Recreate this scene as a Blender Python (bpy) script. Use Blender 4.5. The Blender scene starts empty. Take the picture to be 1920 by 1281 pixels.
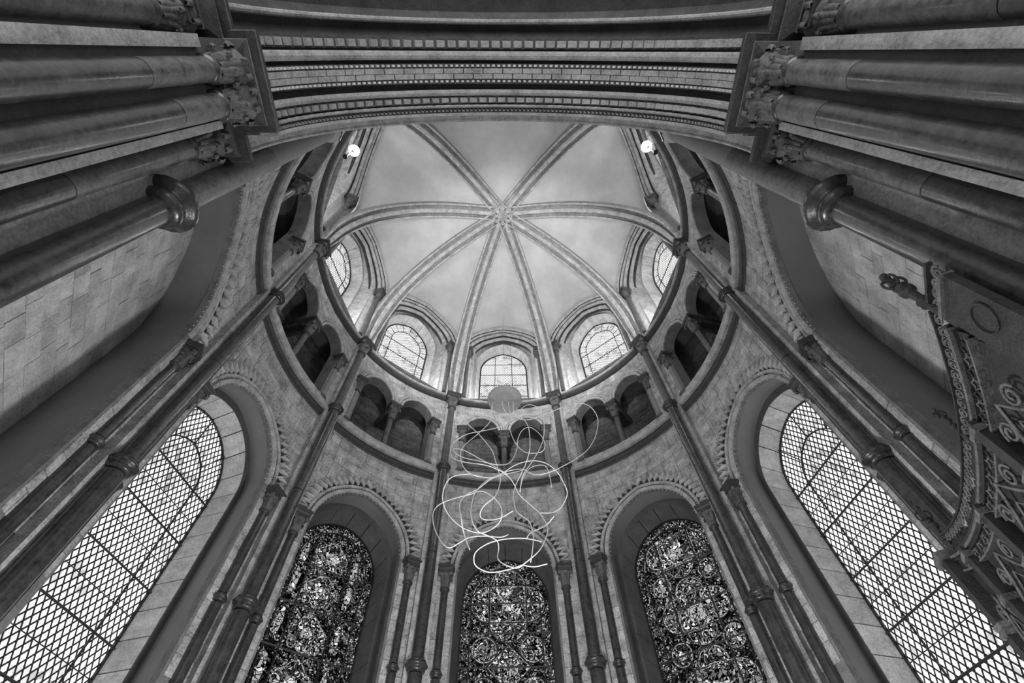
import bpy, math, random
from math import sin, cos, pi, sqrt, radians as rad, hypot
from mathutils import Vector, Matrix

random.seed(7)
SC = bpy.context.scene
COL = SC.collection

# ------------------------------------------------------------------ camera
PIT, YAW, ROL = 1.0297, 0.0386, -0.04
d = Vector((sin(YAW) * cos(PIT), cos(YAW) * cos(PIT), sin(PIT)))
r0 = d.cross(Vector((0, 0, 1))).normalized(); u0 = r0.cross(d)
cr = r0 * cos(ROL) + u0 * sin(ROL); cu = -r0 * sin(ROL) + u0 * cos(ROL)
cam_data = bpy.data.cameras.new('camera')
cam_data.sensor_width = 36.0
cam_data.lens = 902.9 / 1920 * 36.0
cam_data.clip_start = 0.05; cam_data.clip_end = 200
cam = bpy.data.objects.new('camera', cam_data); COL.objects.link(cam)
M = Matrix(((cr.x, cu.x, -d.x, -.0263), (cr.y, cu.y, -d.y, -4.19), (cr.z, cu.z, -d.z, 1.5), (0, 0, 0, 1)))
cam.matrix_world = M
SC.camera = cam

# ------------------------------------------------------------------ world, lights, exposure
w = bpy.data.worlds.new('overcast'); SC.world = w; w.use_nodes = True
w.node_tree.nodes['Background'].inputs[0].default_value = (1, 1, 1, 1)
w.node_tree.nodes['Background'].inputs[1].default_value = 0.55
SC.view_settings.view_transform = 'Standard'
SC.view_settings.look = 'None'
SC.view_settings.exposure = 0.0
SC.view_settings.gamma = 1.0
SC.view_settings.use_curve_mapping = False
SC.cycles.use_denoising = True
SC.cycles.max_bounces = 6
SC.cycles.diffuse_bounces = 4
SC.cycles.sample_clamp_indirect = 4

def lamp(name, kind, loc, energy, size=0.1, rot=(0, 0, 0), sy=None, spot=None):
    l = bpy.data.lights.new(name, kind); l.energy = energy
    if kind == 'AREA':
        l.size = size
        if sy: l.shape = 'RECTANGLE'; l.size_y = sy
    else:
        l.shadow_soft_size = size
    if spot: l.spot_size = spot; l.spot_blend = 0.6
    o = bpy.data.objects.new(name, l); o.location = loc; o.rotation_euler = rot
    COL.objects.link(o); return o
def aim(o, tgt):
    o.rotation_euler = (Vector(tgt) - o.location).to_track_quat('-Z', 'Y').to_euler()
# daylight from the tall ambulatory windows behind the viewer
a = lamp('west_daylight', 'AREA', (0, -11, 4.5), 420, 7, sy=5); aim(a, (0, 0, 8.5))
# the two lamps on the clerestory ledge
LAMPS = [(-3.25, -2.33, 12.76), (3.19, -2.42, 12.76)]
for i, p in enumerate(LAMPS):
    q = Vector(p) * 1.0; q.x *= .94; q.y *= .94
    lamp('ledge_lamp_light', 'POINT', q, 34, .09)
# unseen fill points added above the clerestory ledge to lift reveals and vault
for c in (-77, -39, 0, 39, 77):
    lamp('ledge_fill', 'POINT', (4.16 * sin(rad(c)), 4.16 * cos(rad(c)), 12.4), 60, .1)
lamp('apse_low_fill', 'POINT', (0, .2, 2.2), 450, .4)  # added fill low in the apse, brightens the walls; no fixture there
a = lamp('apse_upper_fill', 'SPOT', (0, -2.5, 9.7), 1150, .2, spot=rad(84)); aim(a, (0, 2.6, 14.2))  # added spot without a fixture, brightens the eastern vault cells

# ------------------------------------------------------------------ materials
def new_mat(name):
    m = bpy.data.materials.new(name); m.use_nodes = True
    return m, m.node_tree.nodes, m.node_tree.links
def stone(name, col, var=.16, scale=3.0, rough=.85, bump=.3, fine=40, streak=0.0, orand=.0, spec=.3, coat=0, patch=0):
    m, N, L = new_mat(name); B = N['Principled BSDF']
    geo = N.new('ShaderNodeNewGeometry')
    n1 = N.new('ShaderNodeTexNoise'); n1.inputs['Scale'].default_value = scale; n1.inputs['Detail'].default_value = 6; n1.inputs['Roughness'].default_value = .65
    n2 = N.new('ShaderNodeTexNoise'); n2.inputs['Scale'].default_value = fine; n2.inputs['Detail'].default_value = 5; n2.inputs['Roughness'].default_value = .7
    L.new(geo.outputs['Position'], n1.inputs['Vector']); L.new(geo.outputs['Position'], n2.inputs['Vector'])
    mx = N.new('ShaderNodeMath'); mx.operation = 'MULTIPLY_ADD'; mx.inputs[1].default_value = .55; L.new(n1.outputs[0], mx.inputs[0])
    m2 = N.new('ShaderNodeMath'); m2.operation = 'MULTIPLY'; m2.inputs[1].default_value = .45; L.new(n2.outputs[0], m2.inputs[0])
    L.new(m2.outputs[0], mx.inputs[2])
    cr_ = N.new('ShaderNodeValToRGB'); e = cr_.color_ramp.elements
    lo = max(0, col * (1 - 2.2 * var)); hi = col * (1 + 2.2 * var)
    e[0].position = .3; e[0].color = (lo, lo, lo, 1); e[1].position = .7; e[1].color = (hi, hi, hi, 1)
    L.new(mx.outputs[0], cr_.inputs[0])
    out = cr_.outputs[0]
    if orand:
        oi = N.new('ShaderNodeObjectInfo'); mr = N.new('ShaderNodeMapRange')
        mr.inputs[3].default_value = 1 - orand; mr.inputs[4].default_value = 1 + orand
        L.new(oi.outputs['Random'], mr.inputs[0])
        vm = N.new('ShaderNodeVectorMath'); vm.operation = 'SCALE'
        L.new(out, vm.inputs[0]); L.new(mr.outputs[0], vm.inputs['Scale']); out = vm.outputs[0]
    if patch:
        n3 = N.new('ShaderNodeTexNoise'); n3.inputs['Scale'].default_value = 1.1; n3.inputs['Detail'].default_value = 8; n3.inputs['Roughness'].default_value = .8
        L.new(geo.outputs['Position'], n3.inputs['Vector'])
        r3 = N.new('ShaderNodeValToRGB'); r3.color_ramp.elements[0].position = .655; r3.color_ramp.elements[0].color = (1, 1, 1, 1)
        r3.color_ramp.elements[1].position = .68; r3.color_ramp.elements[1].color = (patch, patch, patch, 1)
        L.new(n3.outputs[0], r3.inputs[0])
        vm = N.new('ShaderNodeVectorMath'); vm.operation = 'MULTIPLY'
        L.new(out, vm.inputs[0]); L.new(r3.outputs[0], vm.inputs[1]); out = vm.outputs[0]
    L.new(out, B.inputs['Base Color'])
    B.inputs['Roughness'].default_value = rough
    B.inputs['Specular IOR Level'].default_value = spec
    if coat: B.inputs['Coat Weight'].default_value = coat; B.inputs['Coat Roughness'].default_value = .18
    if bump:
        bp = N.new('ShaderNodeBump'); bp.inputs['Strength'].default_value = bump; bp.inputs['Distance'].default_value = .03
        L.new(mx.outputs[0], bp.inputs['Height']); L.new(bp.outputs[0], B.inputs['Normal'])
    return m
MAT = {
    'ashlar': stone('pale_ashlar', .47, .36, 5, orand=.15, bump=.9),
    'mortar': stone('mortar', .20, .25, 6),
    'mould': stone('carved_limestone', .46, .32, 6, bump=.7),
    'teeth': stone('chevron_limestone', .58, .22, 5, bump=.4),
    'plaster': stone('vault_plaster', .58, .10, 1.6, bump=.15, fine=90, patch=.55),
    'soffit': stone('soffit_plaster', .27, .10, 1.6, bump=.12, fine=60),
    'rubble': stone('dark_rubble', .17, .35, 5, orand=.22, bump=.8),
    'gap2': stone('shaded_hollow', .05, .3, 6),  # shade between the mouldings, put into the colour
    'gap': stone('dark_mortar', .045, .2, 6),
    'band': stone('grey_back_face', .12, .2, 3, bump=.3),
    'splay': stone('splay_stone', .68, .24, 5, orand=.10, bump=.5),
    'marble': stone('dark_marble', .046, .42, 7, rough=.27, bump=.22, fine=24, spec=.6, coat=.35),
    'marble2': stone('worn_marble', .10, .35, 6, rough=.4, bump=.25, fine=24, spec=.5, coat=.2),
    'capital': stone('carved_capital', .12, .45, 9, rough=.55, bump=.5, spec=.5),
    'abacus': stone('dark_abacus', .05, .35, 8, rough=.5, bump=.3, spec=.5),
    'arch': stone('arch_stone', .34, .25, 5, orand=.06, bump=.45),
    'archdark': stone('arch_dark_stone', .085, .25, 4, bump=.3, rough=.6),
    'recess': stone('recess_masonry', .58, .28, 3, orand=.10, bump=.6),
    'floor': stone('floor_stone', .22, .2, 2),
}
def plain(name, col, rough=.5, metal=0.0, bump=0):
    m = stone(name, col, .12, 12, rough=rough, bump=bump, spec=.5)
    m.node_tree.nodes['Principled BSDF'].inputs['Metallic'].default_value = metal
    return m
MAT['iron'] = plain('black_iron', .018, .55)
MAT['lead'] = plain('lead_came', .02, .6)
MAT['wire'] = plain('brushed_aluminium', .92, .4, .0)
MAT['disc'] = plain('grey_disc', .38, .45)
MAT['screen'] = stone('wrought_dark_metal', .028, .5, 14, rough=.38, bump=.8, fine=60, spec=.7)
MAT['screen2'] = stone('wrought_rubbed_metal', .15, .5, 14, rough=.4, bump=.8, fine=60, spec=.7)
MAT['fixture'] = plain('black_lamp_body', .02, .5)

def emit_mat(name, strength):
    m, N, L = new_mat(name); N.remove(N['Principled BSDF'])
    E = N.new('ShaderNodeEmission'); E.inputs[0].default_value = (1, 1, 1, 1); E.inputs[1].default_value = strength
    L.new(E.outputs[0], N['Material Output'].inputs[0]); return m
MAT['bulb'] = emit_mat('lamp_glow', 40)

def clear_glass(name, s, lo=.55):
    """backlit plain quarries, each a little different in tone"""
    m, N, L = new_mat(name); N.remove(N['Principled BSDF'])
    tc = N.new('ShaderNodeTexCoord')
    v = N.new('ShaderNodeTexVoronoi'); v.inputs['Scale'].default_value = 11
    n = N.new('ShaderNodeTexNoise'); n.inputs['Scale'].default_value = 1.3; n.inputs['Detail'].default_value = 4
    L.new(tc.outputs['Object'], v.inputs['Vector']); L.new(tc.outputs['Object'], n.inputs['Vector'])
    sep = N.new('ShaderNodeSeparateColor'); L.new(v.outputs['Color'], sep.inputs[0])
    ma = N.new('ShaderNodeMath'); ma.operation = 'MULTIPLY_ADD'; ma.inputs[1].default_value = .45; L.new(sep.outputs[0], ma.inputs[0])
    mb = N.new('ShaderNodeMath'); mb.operation = 'MULTIPLY'; mb.inputs[1].default_value = 1.0; L.new(n.outputs[0], mb.inputs[0]); L.new(mb.outputs[0], ma.inputs[2])
    cr_ = N.new('ShaderNodeValToRGB'); e = cr_.color_ramp.elements
    e[0].position = .35; e[0].color = (lo * .45, lo * .45, lo * .45, 1); e[1].position = .72; e[1].color = (1, 1, 1, 1)
    L.new(ma.outputs[0], cr_.inputs[0])
    E = N.new('ShaderNodeEmission'); E.inputs[1].default_value = s
    L.new(cr_.outputs[0], E.inputs[0]); L.new(E.outputs[0], N['Material Output'].inputs[0]); return m
MAT['clear'] = clear_glass('backlit_clear_glass', 1.3)
MAT['clear2'] = clear_glass('backlit_high_glass', 1.25, .5)

def stained(name, scale, s, lo, hi, edge, dist=.5):
    m, N, L = new_mat(name); N.remove(N['Principled BSDF'])
    tc = N.new('ShaderNodeTexCoord'); n = N.new('ShaderNodeTexNoise'); n.inputs['Scale'].default_value = 6
    L.new(tc.outputs['Object'], n.inputs['Vector'])
    mix = N.new('ShaderNodeVectorMath'); mix.operation = 'MULTIPLY_ADD'; mix.inputs[1].default_value = (dist * .3,) * 3
    L.new(n.outputs['Color'], mix.inputs[0]); L.new(tc.outputs['Object'], mix.inputs[2])
    ve = N.new('ShaderNodeTexVoronoi'); ve.feature = 'DISTANCE_TO_EDGE'; ve.inputs['Scale'].default_value = scale
    vc = N.new('ShaderNodeTexVoronoi'); vc.inputs['Scale'].default_value = scale
    vl = N.new('ShaderNodeTexVoronoi'); vl.inputs['Scale'].default_value = scale * .22
    for v in (ve, vc, vl): L.new(mix.outputs[0], v.inputs['Vector'])
    r1 = N.new('ShaderNodeValToRGB'); r1.color_ramp.elements[0].position = edge; r1.color_ramp.elements[0].color = (0, 0, 0, 1); r1.color_ramp.elements[1].position = edge + .07
    L.new(ve.outputs['Distance'], r1.inputs[0])
    s1 = N.new('ShaderNodeSeparateColor'); L.new(vc.outputs['Color'], s1.inputs[0])
    s2 = N.new('ShaderNodeSeparateColor'); L.new(vl.outputs['Color'], s2.inputs[0])
    ad = N.new('ShaderNodeMath'); ad.operation = 'MULTIPLY_ADD'; ad.inputs[1].default_value = .7; L.new(s1.outputs[0], ad.inputs[0])
    a2 = N.new('ShaderNodeMath'); a2.operation = 'MULTIPLY'; a2.inputs[1].default_value = .3; L.new(s2.outputs[0], a2.inputs[0]); L.new(a2.outputs[0], ad.inputs[2])
    r2 = N.new('ShaderNodeValToRGB'); e = r2.color_ramp.elements
    e[0].position = .25; e[0].color = (lo, lo, lo, 1); e[1].position = .85; e[1].color = (hi, hi, hi, 1)
    e2 = r2.color_ramp.elements.new(.55); mid = (lo + hi) * .28; e2.color = (mid, mid, mid, 1)
    L.new(ad.outputs[0], r2.inputs[0])
    mu = N.new('ShaderNodeMixRGB'); mu.blend_type = 'MULTIPLY'; mu.inputs[0].default_value = 1
    L.new(r1.outputs[0], mu.inputs[1]); L.new(r2.outputs[0], mu.inputs[2])
    E = N.new('ShaderNodeEmission'); E.inputs[1].default_value = s
    L.new(mu.outputs[0], E.inputs[0]); L.new(E.outputs[0], N['Material Output'].inputs[0]); return m
MAT['sg_ground'] = stained('stained_ground', 26, 1.0, .01, .50, .10)
MAT['sg_medal'] = stained('stained_medallion', 19, 1.0, .05, 1.0, .09, 1.0)
MAT['sg_border'] = stained('stained_border', 30, 1.0, .02, .6, .10, .3)
MAT['sg_figure'] = stained('stained_figure', 13, 1.0, .45, 1.0, .05, 1.0)
MAT['pearl'] = stained('stained_pearls', 40, 1.0, .35, .9, .06, .2)
MAT['sg_dark'] = stained('stained_deep', 20, 1.0, .0, .12, .08)

# ------------------------------------------------------------------ helpers
ORG = {}          # object name -> local origin of its vertices
def tag(o, label=None, cat=None, group=None, kind=None):
    if label: o['label'] = label
    if cat: o['category'] = cat
    if group: o['group'] = group
    if kind: o['kind'] = kind
    return o
def thing(name, label, cat, c=0.0, base=(0, 0, 0), group=None, kind=None):
    """Empty at base (bay-local coords: x right, y outward, z up; bay turned by c degrees)"""
    o = bpy.data.objects.new(name, None); COL.objects.link(o)
    o.empty_display_size = .1
    R = Matrix.Rotation(-rad(c), 4, 'Z')
    o.location = R @ Vector(base); o.rotation_euler = (0, 0, -rad(c))
    ORG[o.name] = Vector(base)
    tag(o, label, cat, group, kind); return o
def me(name, V, F, smooth=False, auto=False):
    m = bpy.data.meshes.new(name); m.from_pydata([tuple(v) for v in V], [], F)
    if smooth:
        m.polygons.foreach_set('use_smooth', [True] * len(m.polygons))
        if auto: m.set_sharp_from_angle(angle=rad(35))
    m.update(); return m
SCR = [None]
def mk(name, V, F, mat, parent=None, c=0.0, smooth=False, auto=True, **tg):
    if SCR[0]: V = [(v[0], -v[1], v[2]) for v in V]; F = [tuple(reversed(f)) for f in F]
    if parent is not None:
        og = ORG.get(parent.name, Vector((0, 0, 0)))
        if og.length > 0: V = [(v[0] - og.x, v[1] - og.y, v[2] - og.z) for v in V]
    m = me(name, V, F, smooth, auto); m.materials.append(MAT[mat])
    o = bpy.data.objects.new(name, m); COL.objects.link(o)
    if parent is not None:
        o.parent = parent; ORG[o.name] = og.copy()
    else:
        o.rotation_euler = (0, 0, -rad(c)); ORG[o.name] = Vector((0, 0, 0))
    if tg: tag(o, **tg)
    return o
def put(name, mesh, parent, loc, scale=(1, 1, 1), rz=0.0):
    """a shared mesh placed at a bay-local point under a thing"""
    o = bpy.data.objects.new(name, mesh); COL.objects.link(o)
    og = ORG.get(parent.name, Vector((0, 0, 0)))
    o.location = Vector(loc) - og; o.scale = scale; o.rotation_euler = (0, 0, rz)
    o.parent = parent
    ORG[o.name] = Vector((0, 0, 0))
    return o
def lathe(prof, n=20, cx=0, cy=0, capped=True):
    V, F = [], []
    for (r, z) in prof:
        for i in range(n):
            t = 2 * pi * (i + .5) / n if n == 4 else 2 * pi * i / n
            V.append((cx + r * cos(t), cy + r * sin(t), z))
    for k in range(len(prof) - 1):
        for i in range(n):
            j = (i + 1) % n
            F.append((k * n + i, k * n + j, (k + 1) * n + j, (k + 1) * n + i))
    if capped:
        F.append(tuple(range(n - 1, -1, -1))); F.append(tuple((len(prof) - 1) * n + i for i in range(n)))
    return V, F
def grid(rings, closed=False, cap=False):
    V = [p for r in rings for p in r]; n = len(rings[0]); F = []
    for k in range(len(rings) - 1):
        for i in range(n if closed else n - 1):
            j = (i + 1) % n
            F.append((k * n + i, k * n + j, (k + 1) * n + j, (k + 1) * n + i))
    if cap and closed:
        F.append(tuple(range(n - 1, -1, -1))); F.append(tuple((len(rings) - 1) * n + i for i in range(n)))
    return V, F
def join(parts):
    V, F = [], []
    for v, f in parts:
        b = len(V); V += list(v); F += [tuple(i + b for i in t) for t in f]
    return V, F
def box(x0, x1, y0, y1, z0, z1):
    V = [(x, y, z) for z in (z0, z1) for y in (y0, y1) for x in (x0, x1)]
    return V, [(0, 2, 3, 1), (4, 5, 7, 6), (0, 1, 5, 4), (2, 6, 7, 3), (0, 4, 6, 2), (1, 3, 7, 5)]
def tube(pts, r, n=6, closed=False):
    pts = [Vector(p) for p in pts]; R = []
    up = Vector((.13, .2, 1)).normalized(); prev = None
    N = len(pts)
    for i, p in enumerate(pts):
        if closed: t = pts[(i + 1) % N] - pts[i - 1]
        else: t = pts[min(i + 1, N - 1)] - pts[max(i - 1, 0)]
        t = t.normalized() if t.length > 1e-9 else Vector((0, 0, 1))
        if prev is None:
            a = t.cross(up); a = a if a.length > .05 else t.cross(Vector((1, 0, 0))); a.normalize()
        else:
            a = (prev - t * prev.dot(t)).normalized()
        prev = a; b = t.cross(a)
        R.append([tuple(p + (a * cos(2 * pi * k / n) + b * sin(2 * pi * k / n)) * r) for k in range(n)])
    if closed: R.append(R[0])
    V, F = grid(R, True, not closed)
    return V, F
def catmull(P, k=5):
    P = [Vector(p) for p in P]; out = []
    for i in range(len(P) - 1):
        a = P[max(i - 1, 0)]; b = P[i]; c = P[i + 1]; e = P[min(i + 2, len(P) - 1)]
        for j in range(k):
            t = j / k
            out.append(.5 * ((2 * b) + (c - a) * t + (2 * a - 5 * b + 4 * c - e) * t * t + (3 * b - a - 3 * c + e) * t ** 3))
    out.append(P[-1]); return out

# arches ---------------------------------------------------------------
def archz(x, A, zs, h):
    x = abs(x)
    if x >= A: return zs
    if h >= A * .999:
        Rr = (A * A + h * h) / (2 * A); cx = Rr - A
        return zs + sqrt(max(0, Rr * Rr - (x + cx) ** 2))
    return zs + h * sqrt(1 - (x / A) ** 2)
def apath(A, zs, h, z0=None, n=28, legs=4, cx=0.0):
    """points from left foot over the crown to the right foot"""
    P = []
    if z0 is not None and z0 < zs:
        P += [(-A, z0 + (zs - z0) * i / legs) for i in range(legs)]
    if h >= A * .999:
        Rr = (A * A + h * h) / (2 * A); c = Rr - A; top = math.atan2(h, c)
        L = [(c - Rr * cos(top * i / (n // 2)), zs + Rr * sin(top * i / (n // 2))) for i in range(n // 2 + 1)]
        P += L + [(-x, z) for x, z in reversed(L[:-1])]
    else:
        P += [(-A * cos(pi * i / n), zs + h * sin(pi * i / n)) for i in range(n + 1)]
    if z0 is not None and z0 < zs:
        P += [(A, zs - (zs - z0) * i / legs) for i in range(1, legs + 1)]
    return [(x + cx, z) for x, z in P]
def normals(P):
    N = []
    for i in range(len(P)):
        a = P[max(i - 1, 0)]; b = P[min(i + 1, len(P) - 1)]
        tx, tz = b[0] - a[0], b[1] - a[1]; l = hypot(tx, tz) or 1
        N.append((-tz / l, tx / l))
    return N
def resample(P, m):
    L = [0]
    for i in range(1, len(P)): L.append(L[-1] + hypot(P[i][0] - P[i - 1][0], P[i][1] - P[i - 1][1]))
    out = []; k = 0
    for j in range(m + 1):
        s = L[-1] * j / m
        while k < len(P) - 2 and L[k + 1] < s: k += 1
        t = (s - L[k]) / max(1e-9, L[k + 1] - L[k])
        out.append((P[k][0] + (P[k + 1][0] - P[k][0]) * t, P[k][1] + (P[k + 1][1] - P[k][1]) * t))
    return out
RW = 4.30
def cyl(R): return lambda x: sqrt(max(.01, R * R - x * x))
def flat(y): return lambda x: y
def sweep(P, prof, surf, closed=True, cap=True):
    """profile (u away from the opening, v towards the room) along an arch path"""
    Nn = normals(P); rings = []
    for (x, z), (nx, nz) in zip(P, Nn):
        ring = []
        for u, v in prof:
            X = x + nx * u; ring.append((X, surf(X) - v, z + nz * u))
        rings.append(ring)
    return grid(rings, closed, cap)
def circ(cu_, cv, r, n=8):
    return [(cu_ + r * cos(2 * pi * i / n), cv + r * sin(2 * pi * i / n)) for i in range(n)]

def cells(parent, xs_rows, zs, surf, mat, low=None, high=None, proud=.012, g=.004, name='stone', thick=.05, k=3, xlim=None, splits=()):
    """individual blocks: rows between zs, columns xs_rows(row); bottoms and tops follow arch outlines"""
    for r in range(len(zs) - 1):
        z0, z1 = zs[r] + g, zs[r + 1] - g
        xs = list(xs_rows(r))
        if splits:
            xs = sorted([x for x in xs if all(abs(x - q) > .06 for q in splits)] + [q for q in splits if xs[0] < q < xs[-1]])
        for a, b in zip(xs[:-1], xs[1:]):
            a2, b2 = a + g, b - g
            cols = []
            for i in range(k + 1):
                x = a2 + (b2 - a2) * i / k
                lo, hi = z0, z1
                if low: lo = max(lo, low(x))
                if high: hi = min(hi, high(x))
                cols.append((x, lo, hi))
            # keep the longest run with some height
            runs, cur = [], []
            for cc in cols:
                if cc[2] - cc[1] > .01: cur.append(cc)
                elif cur: runs.append(cur); cur = []
            if cur: runs.append(cur)
            for run in runs:
                if len(run) < 2: continue
                p = proud * random.uniform(.5, 1.3)
                bv = min(.006, g * 1.5)
                F_, V_ = [], []
                m = len(run)
                for (x, lo, hi) in run:
                    y = surf(x)
                    V_ += [(x, y + thick, lo), (x, y - p, lo), (x, y - p, hi), (x, y + thick, hi)]
                for i in range(m - 1):
                    q = i * 4; s = q + 4
                    F_ += [(q, q + 1, s + 1, s), (q + 1, q + 2, s + 2, s + 1), (q + 2, q + 3, s + 3, s + 2)]
                F_ += [(3, 2, 1, 0), ((m - 1) * 4, (m - 1) * 4 + 1, (m - 1) * 4 + 2, (m - 1) * 4 + 3)]
                mk(name, V_, F_, mat, parent)
def rows_fn(x0, x1, ln, rnd=.25, seed=0):
    rr = random.Random(seed)
    cache = {}
    def f(r):
        if r not in cache:
            x = x0; L = [x0]
            x += ln * (rr.uniform(.3, .8) if r % 2 else rr.uniform(.7, 1.1))
            while x < x1 - ln * .4:
                L.append(x); x += ln * rr.uniform(1 - rnd, 1 + rnd)
            L.append(x1); cache[r] = L
        return cache[r]
    return f
def courses(z0, z1, h, seed=0):
    rr = random.Random(seed + 99); z = z0; L = [z0]
    while z < z1 - h * .6:
        z += h * rr.uniform(.85, 1.15); L.append(min(z, z1))
    L[-1] = z1
    return L
def wall_sheet(name, x0, x1, z0, z1, surf, mat, parent=None, c=0, openings=(), top=None, n=40, back=.35, hang=None, **tg):
    """wall with arched openings (each: cx, A, zs, h, zbottom); front face, back face, jambs"""
    xs = set(x0 + (x1 - x0) * i / n for i in range(n + 1))
    for (cx, A, zs, h, zb) in openings:
        for i in range(21):
            xs.add(cx - A * cos(pi * i / 20))
    xs = sorted(xs); xs = [x for i, x in enumerate(xs) if i == 0 or x - xs[i - 1] > 1e-4]
    V, F = [], []
    def quad(pts): b = len(V); V.extend(pts); F.append((b, b + 1, b + 2, b + 3))
    for a, b in zip(xs[:-1], xs[1:]):
        mid = (a + b) / 2; op = None
        for o in openings:
            if abs(mid - o[0]) < o[1]: op = o
        ta = top(a) if top else z1; tb = top(b) if top else z1
        if op:
            la = archz(a - op[0], op[1], op[2], op[3]); lb = archz(b - op[0], op[1], op[2], op[3])
        for dy in (0, back):
            segs = []
            if hang and not op and abs(mid) < hang[0]:
                segs.append((hang[1], hang[1], ta, tb))
            elif op:
                segs.append((la, lb, ta, tb))
                if op[4] > z0: segs.append((z0, z0, op[4], op[4]))
            else: segs.append((z0, z0, ta, tb))
            for (p, q, s, t) in segs:
                quad([(a, surf(a) + dy, p), (b, surf(b) + dy, q), (b, surf(b) + dy, t), (a, surf(a) + dy, s)])
        if op:
            quad([(a, surf(a), la), (a, surf(a) + back, la), (b, surf(b) + back, lb), (b, surf(b), lb)])
    if hang:
        g = hang[0] - openings[0][1] * 1.0; quad([(-g, surf(g), hang[1]), (-g, surf(g) + back, hang[1]), (g, surf(g) + back, hang[1]), (g, surf(g), hang[1])])
    for o in openings:
        for s in (-1, 1):
            x = o[0] + s * o[1]
            if hang and abs(x) < hang[0]: continue
            quad([(x, surf(x), max(z0, o[4])), (x, surf(x) + back, max(z0, o[4])), (x, surf(x) + back, o[2]), (x, surf(x), o[2])])
    return mk(name, V, F, mat, parent, c, **tg)

def ribbon(P0, s0, P1, s1):
    """surface bridging two arch outlines at two depths"""
    return grid([[(x, s0(x), z) for x, z in P0], [(x, s1(x), z) for x, z in P1]])
def voussoirs(parent, P0, s0, P1, s1, m, mat, name='voussoir', inset=.008, g=.05):
    """m stones lining the reveal between two outlines"""
    n = 3
    A = resample(P0, m * n); Bq = resample(P1, m * n)
    Na = normals(A); Nb = normals(Bq)
    for j in range(m):
        V = []; ins = inset * random.uniform(.6, 1.5)
        for i in range(n + 1):
            k = j * n + i
            # shrink ends for the joint
            t = (i / n * (1 - g) + g / 2) * n + j * n
            k0 = min(int(t), m * n - 1); f = t - k0
            ax = A[k0][0] + (A[k0 + 1][0] - A[k0][0]) * f; az = A[k0][1] + (A[k0 + 1][1] - A[k0][1]) * f
            bx = Bq[k0][0] + (Bq[k0 + 1][0] - Bq[k0][0]) * f; bz = Bq[k0][1] + (Bq[k0 + 1][1] - Bq[k0][1]) * f
            na, nb = Na[k0], Nb[k0]
            V += [(ax + na[0] * .03, s0(ax), az + na[1] * .03), (ax - na[0] * ins, s0(ax) - .002, az - na[1] * ins),
                  (bx - nb[0] * ins, s1(bx), bz - nb[1] * ins), (bx + nb[0] * .03, s1(bx), bz + nb[1] * .03)]
        F = []
        for i in range(n):
            q = i * 4; s = q + 4
            F += [(q, q + 1, s + 1, s), (q + 1, q + 2, s + 2, s + 1), (q + 2, q + 3, s + 3, s + 2)]
        F += [(3, 2, 1, 0), (n * 4, n * 4 + 1, n * 4 + 2, n * 4 + 3)]
        mk(name, V, F, mat, parent)

# shared capital meshes --------------------------------------------------
def leaf_mesh(name, curl=1.0):
    """a crocket leaf that rises along the bell and curls over at its tip; root at z=0, faces +y"""
    C = [(0.0, .0), (.10, .35), (.16, .75), (.32, 1.12), (.62, 1.38), (.86, 1.34), (.92, 1.12), (.76, 1.02), (.66, 1.14)]
    Wd = [.30, .40, .42, .38, .34, .36, .30, .20, .08]
    rings = []
    for (y, z), wd in zip(C, Wd):
        ring = []
        for k, (fx, fy) in enumerate(((-1, -.10), (-.5, .07), (0, .16), (.5, .07), (1, -.10))):
            ring.append((fx * wd, y * curl + fy * .9, z))
        rings.append(ring)
    V, F = grid(rings)
    m = me(name, V, F, True, False); m.materials.append(MAT['capital']); return m
LEAF_A = leaf_mesh('leaf', 1.0); LEAF_B = leaf_mesh('leaf_small', .75)
def capital(parent, x, y, z0, rn, H, ab, rz=0.0, abmat='abacus', ry=1.0, leaves=8, yb=0.0, only=None):
    """foliate capital: neck ring, bell, curling leaves, square moulded abacus; ab = half width of the abacus"""
    hb = H * .68
    cap = mk('capital', *lathe([(rn, z0 - .005), (rn * 1.02, z0 + hb * .25), (rn * 1.15, z0 + hb * .55), (rn * 1.45, z0 + hb * .85), (rn * 1.75, z0 + hb)], 16, x, y), 'capital', parent, smooth=True)
    V, F = lathe([(rn * 1.02, z0 - .03), (rn * 1.28, z0 - .018), (rn * 1.34, z0), (rn * 1.28, z0 + .018), (rn * 1.02, z0 + .03)], 16, x, y, False)
    mk('neck_ring', V, F, 'abacus', cap, smooth=True, auto=False)
    q = sqrt(2)
    prof = [(.78, 0), (.84, .0), (.86, .18), (.74, .24), (.78, .42), (.92, .58), (.90, .64), (1.0, .70), (1.0, 1.0), (.8, 1.0)]
    V, F = lathe([(ab * q * a, z0 + hb + (H - hb) * b) for a, b in prof], 4, 0, 0)
    cs, sn = cos(rz), sin(rz)
    V = [(x + (vx * cs - vy * sn), y + (vx * sn + vy * cs) * ry + (yb if (vy > 0) else 0), vz) for vx, vy, vz in V]
    mk('abacus', V, F, abmat, cap)
    for i in range(leaves):
        t = rz + pi / 4 * i * (8 / leaves) + pi / 4
        big = (i % 2 == 0)
        if only and not only(-sin(t), cos(t)): continue
        s = rn * (1.0 if big else .85)
        m = LEAF_A if big else LEAF_B
        hh = hb / 1.4 * (1.0 if big else .72)
        o = put('leaf', m, cap, (x - sin(t) * rn * .98, y + cos(t) * rn * .98, z0 + .01), (s * 1.45, s * (1.65 if big else 1.3), hh), t)
    return cap
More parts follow.
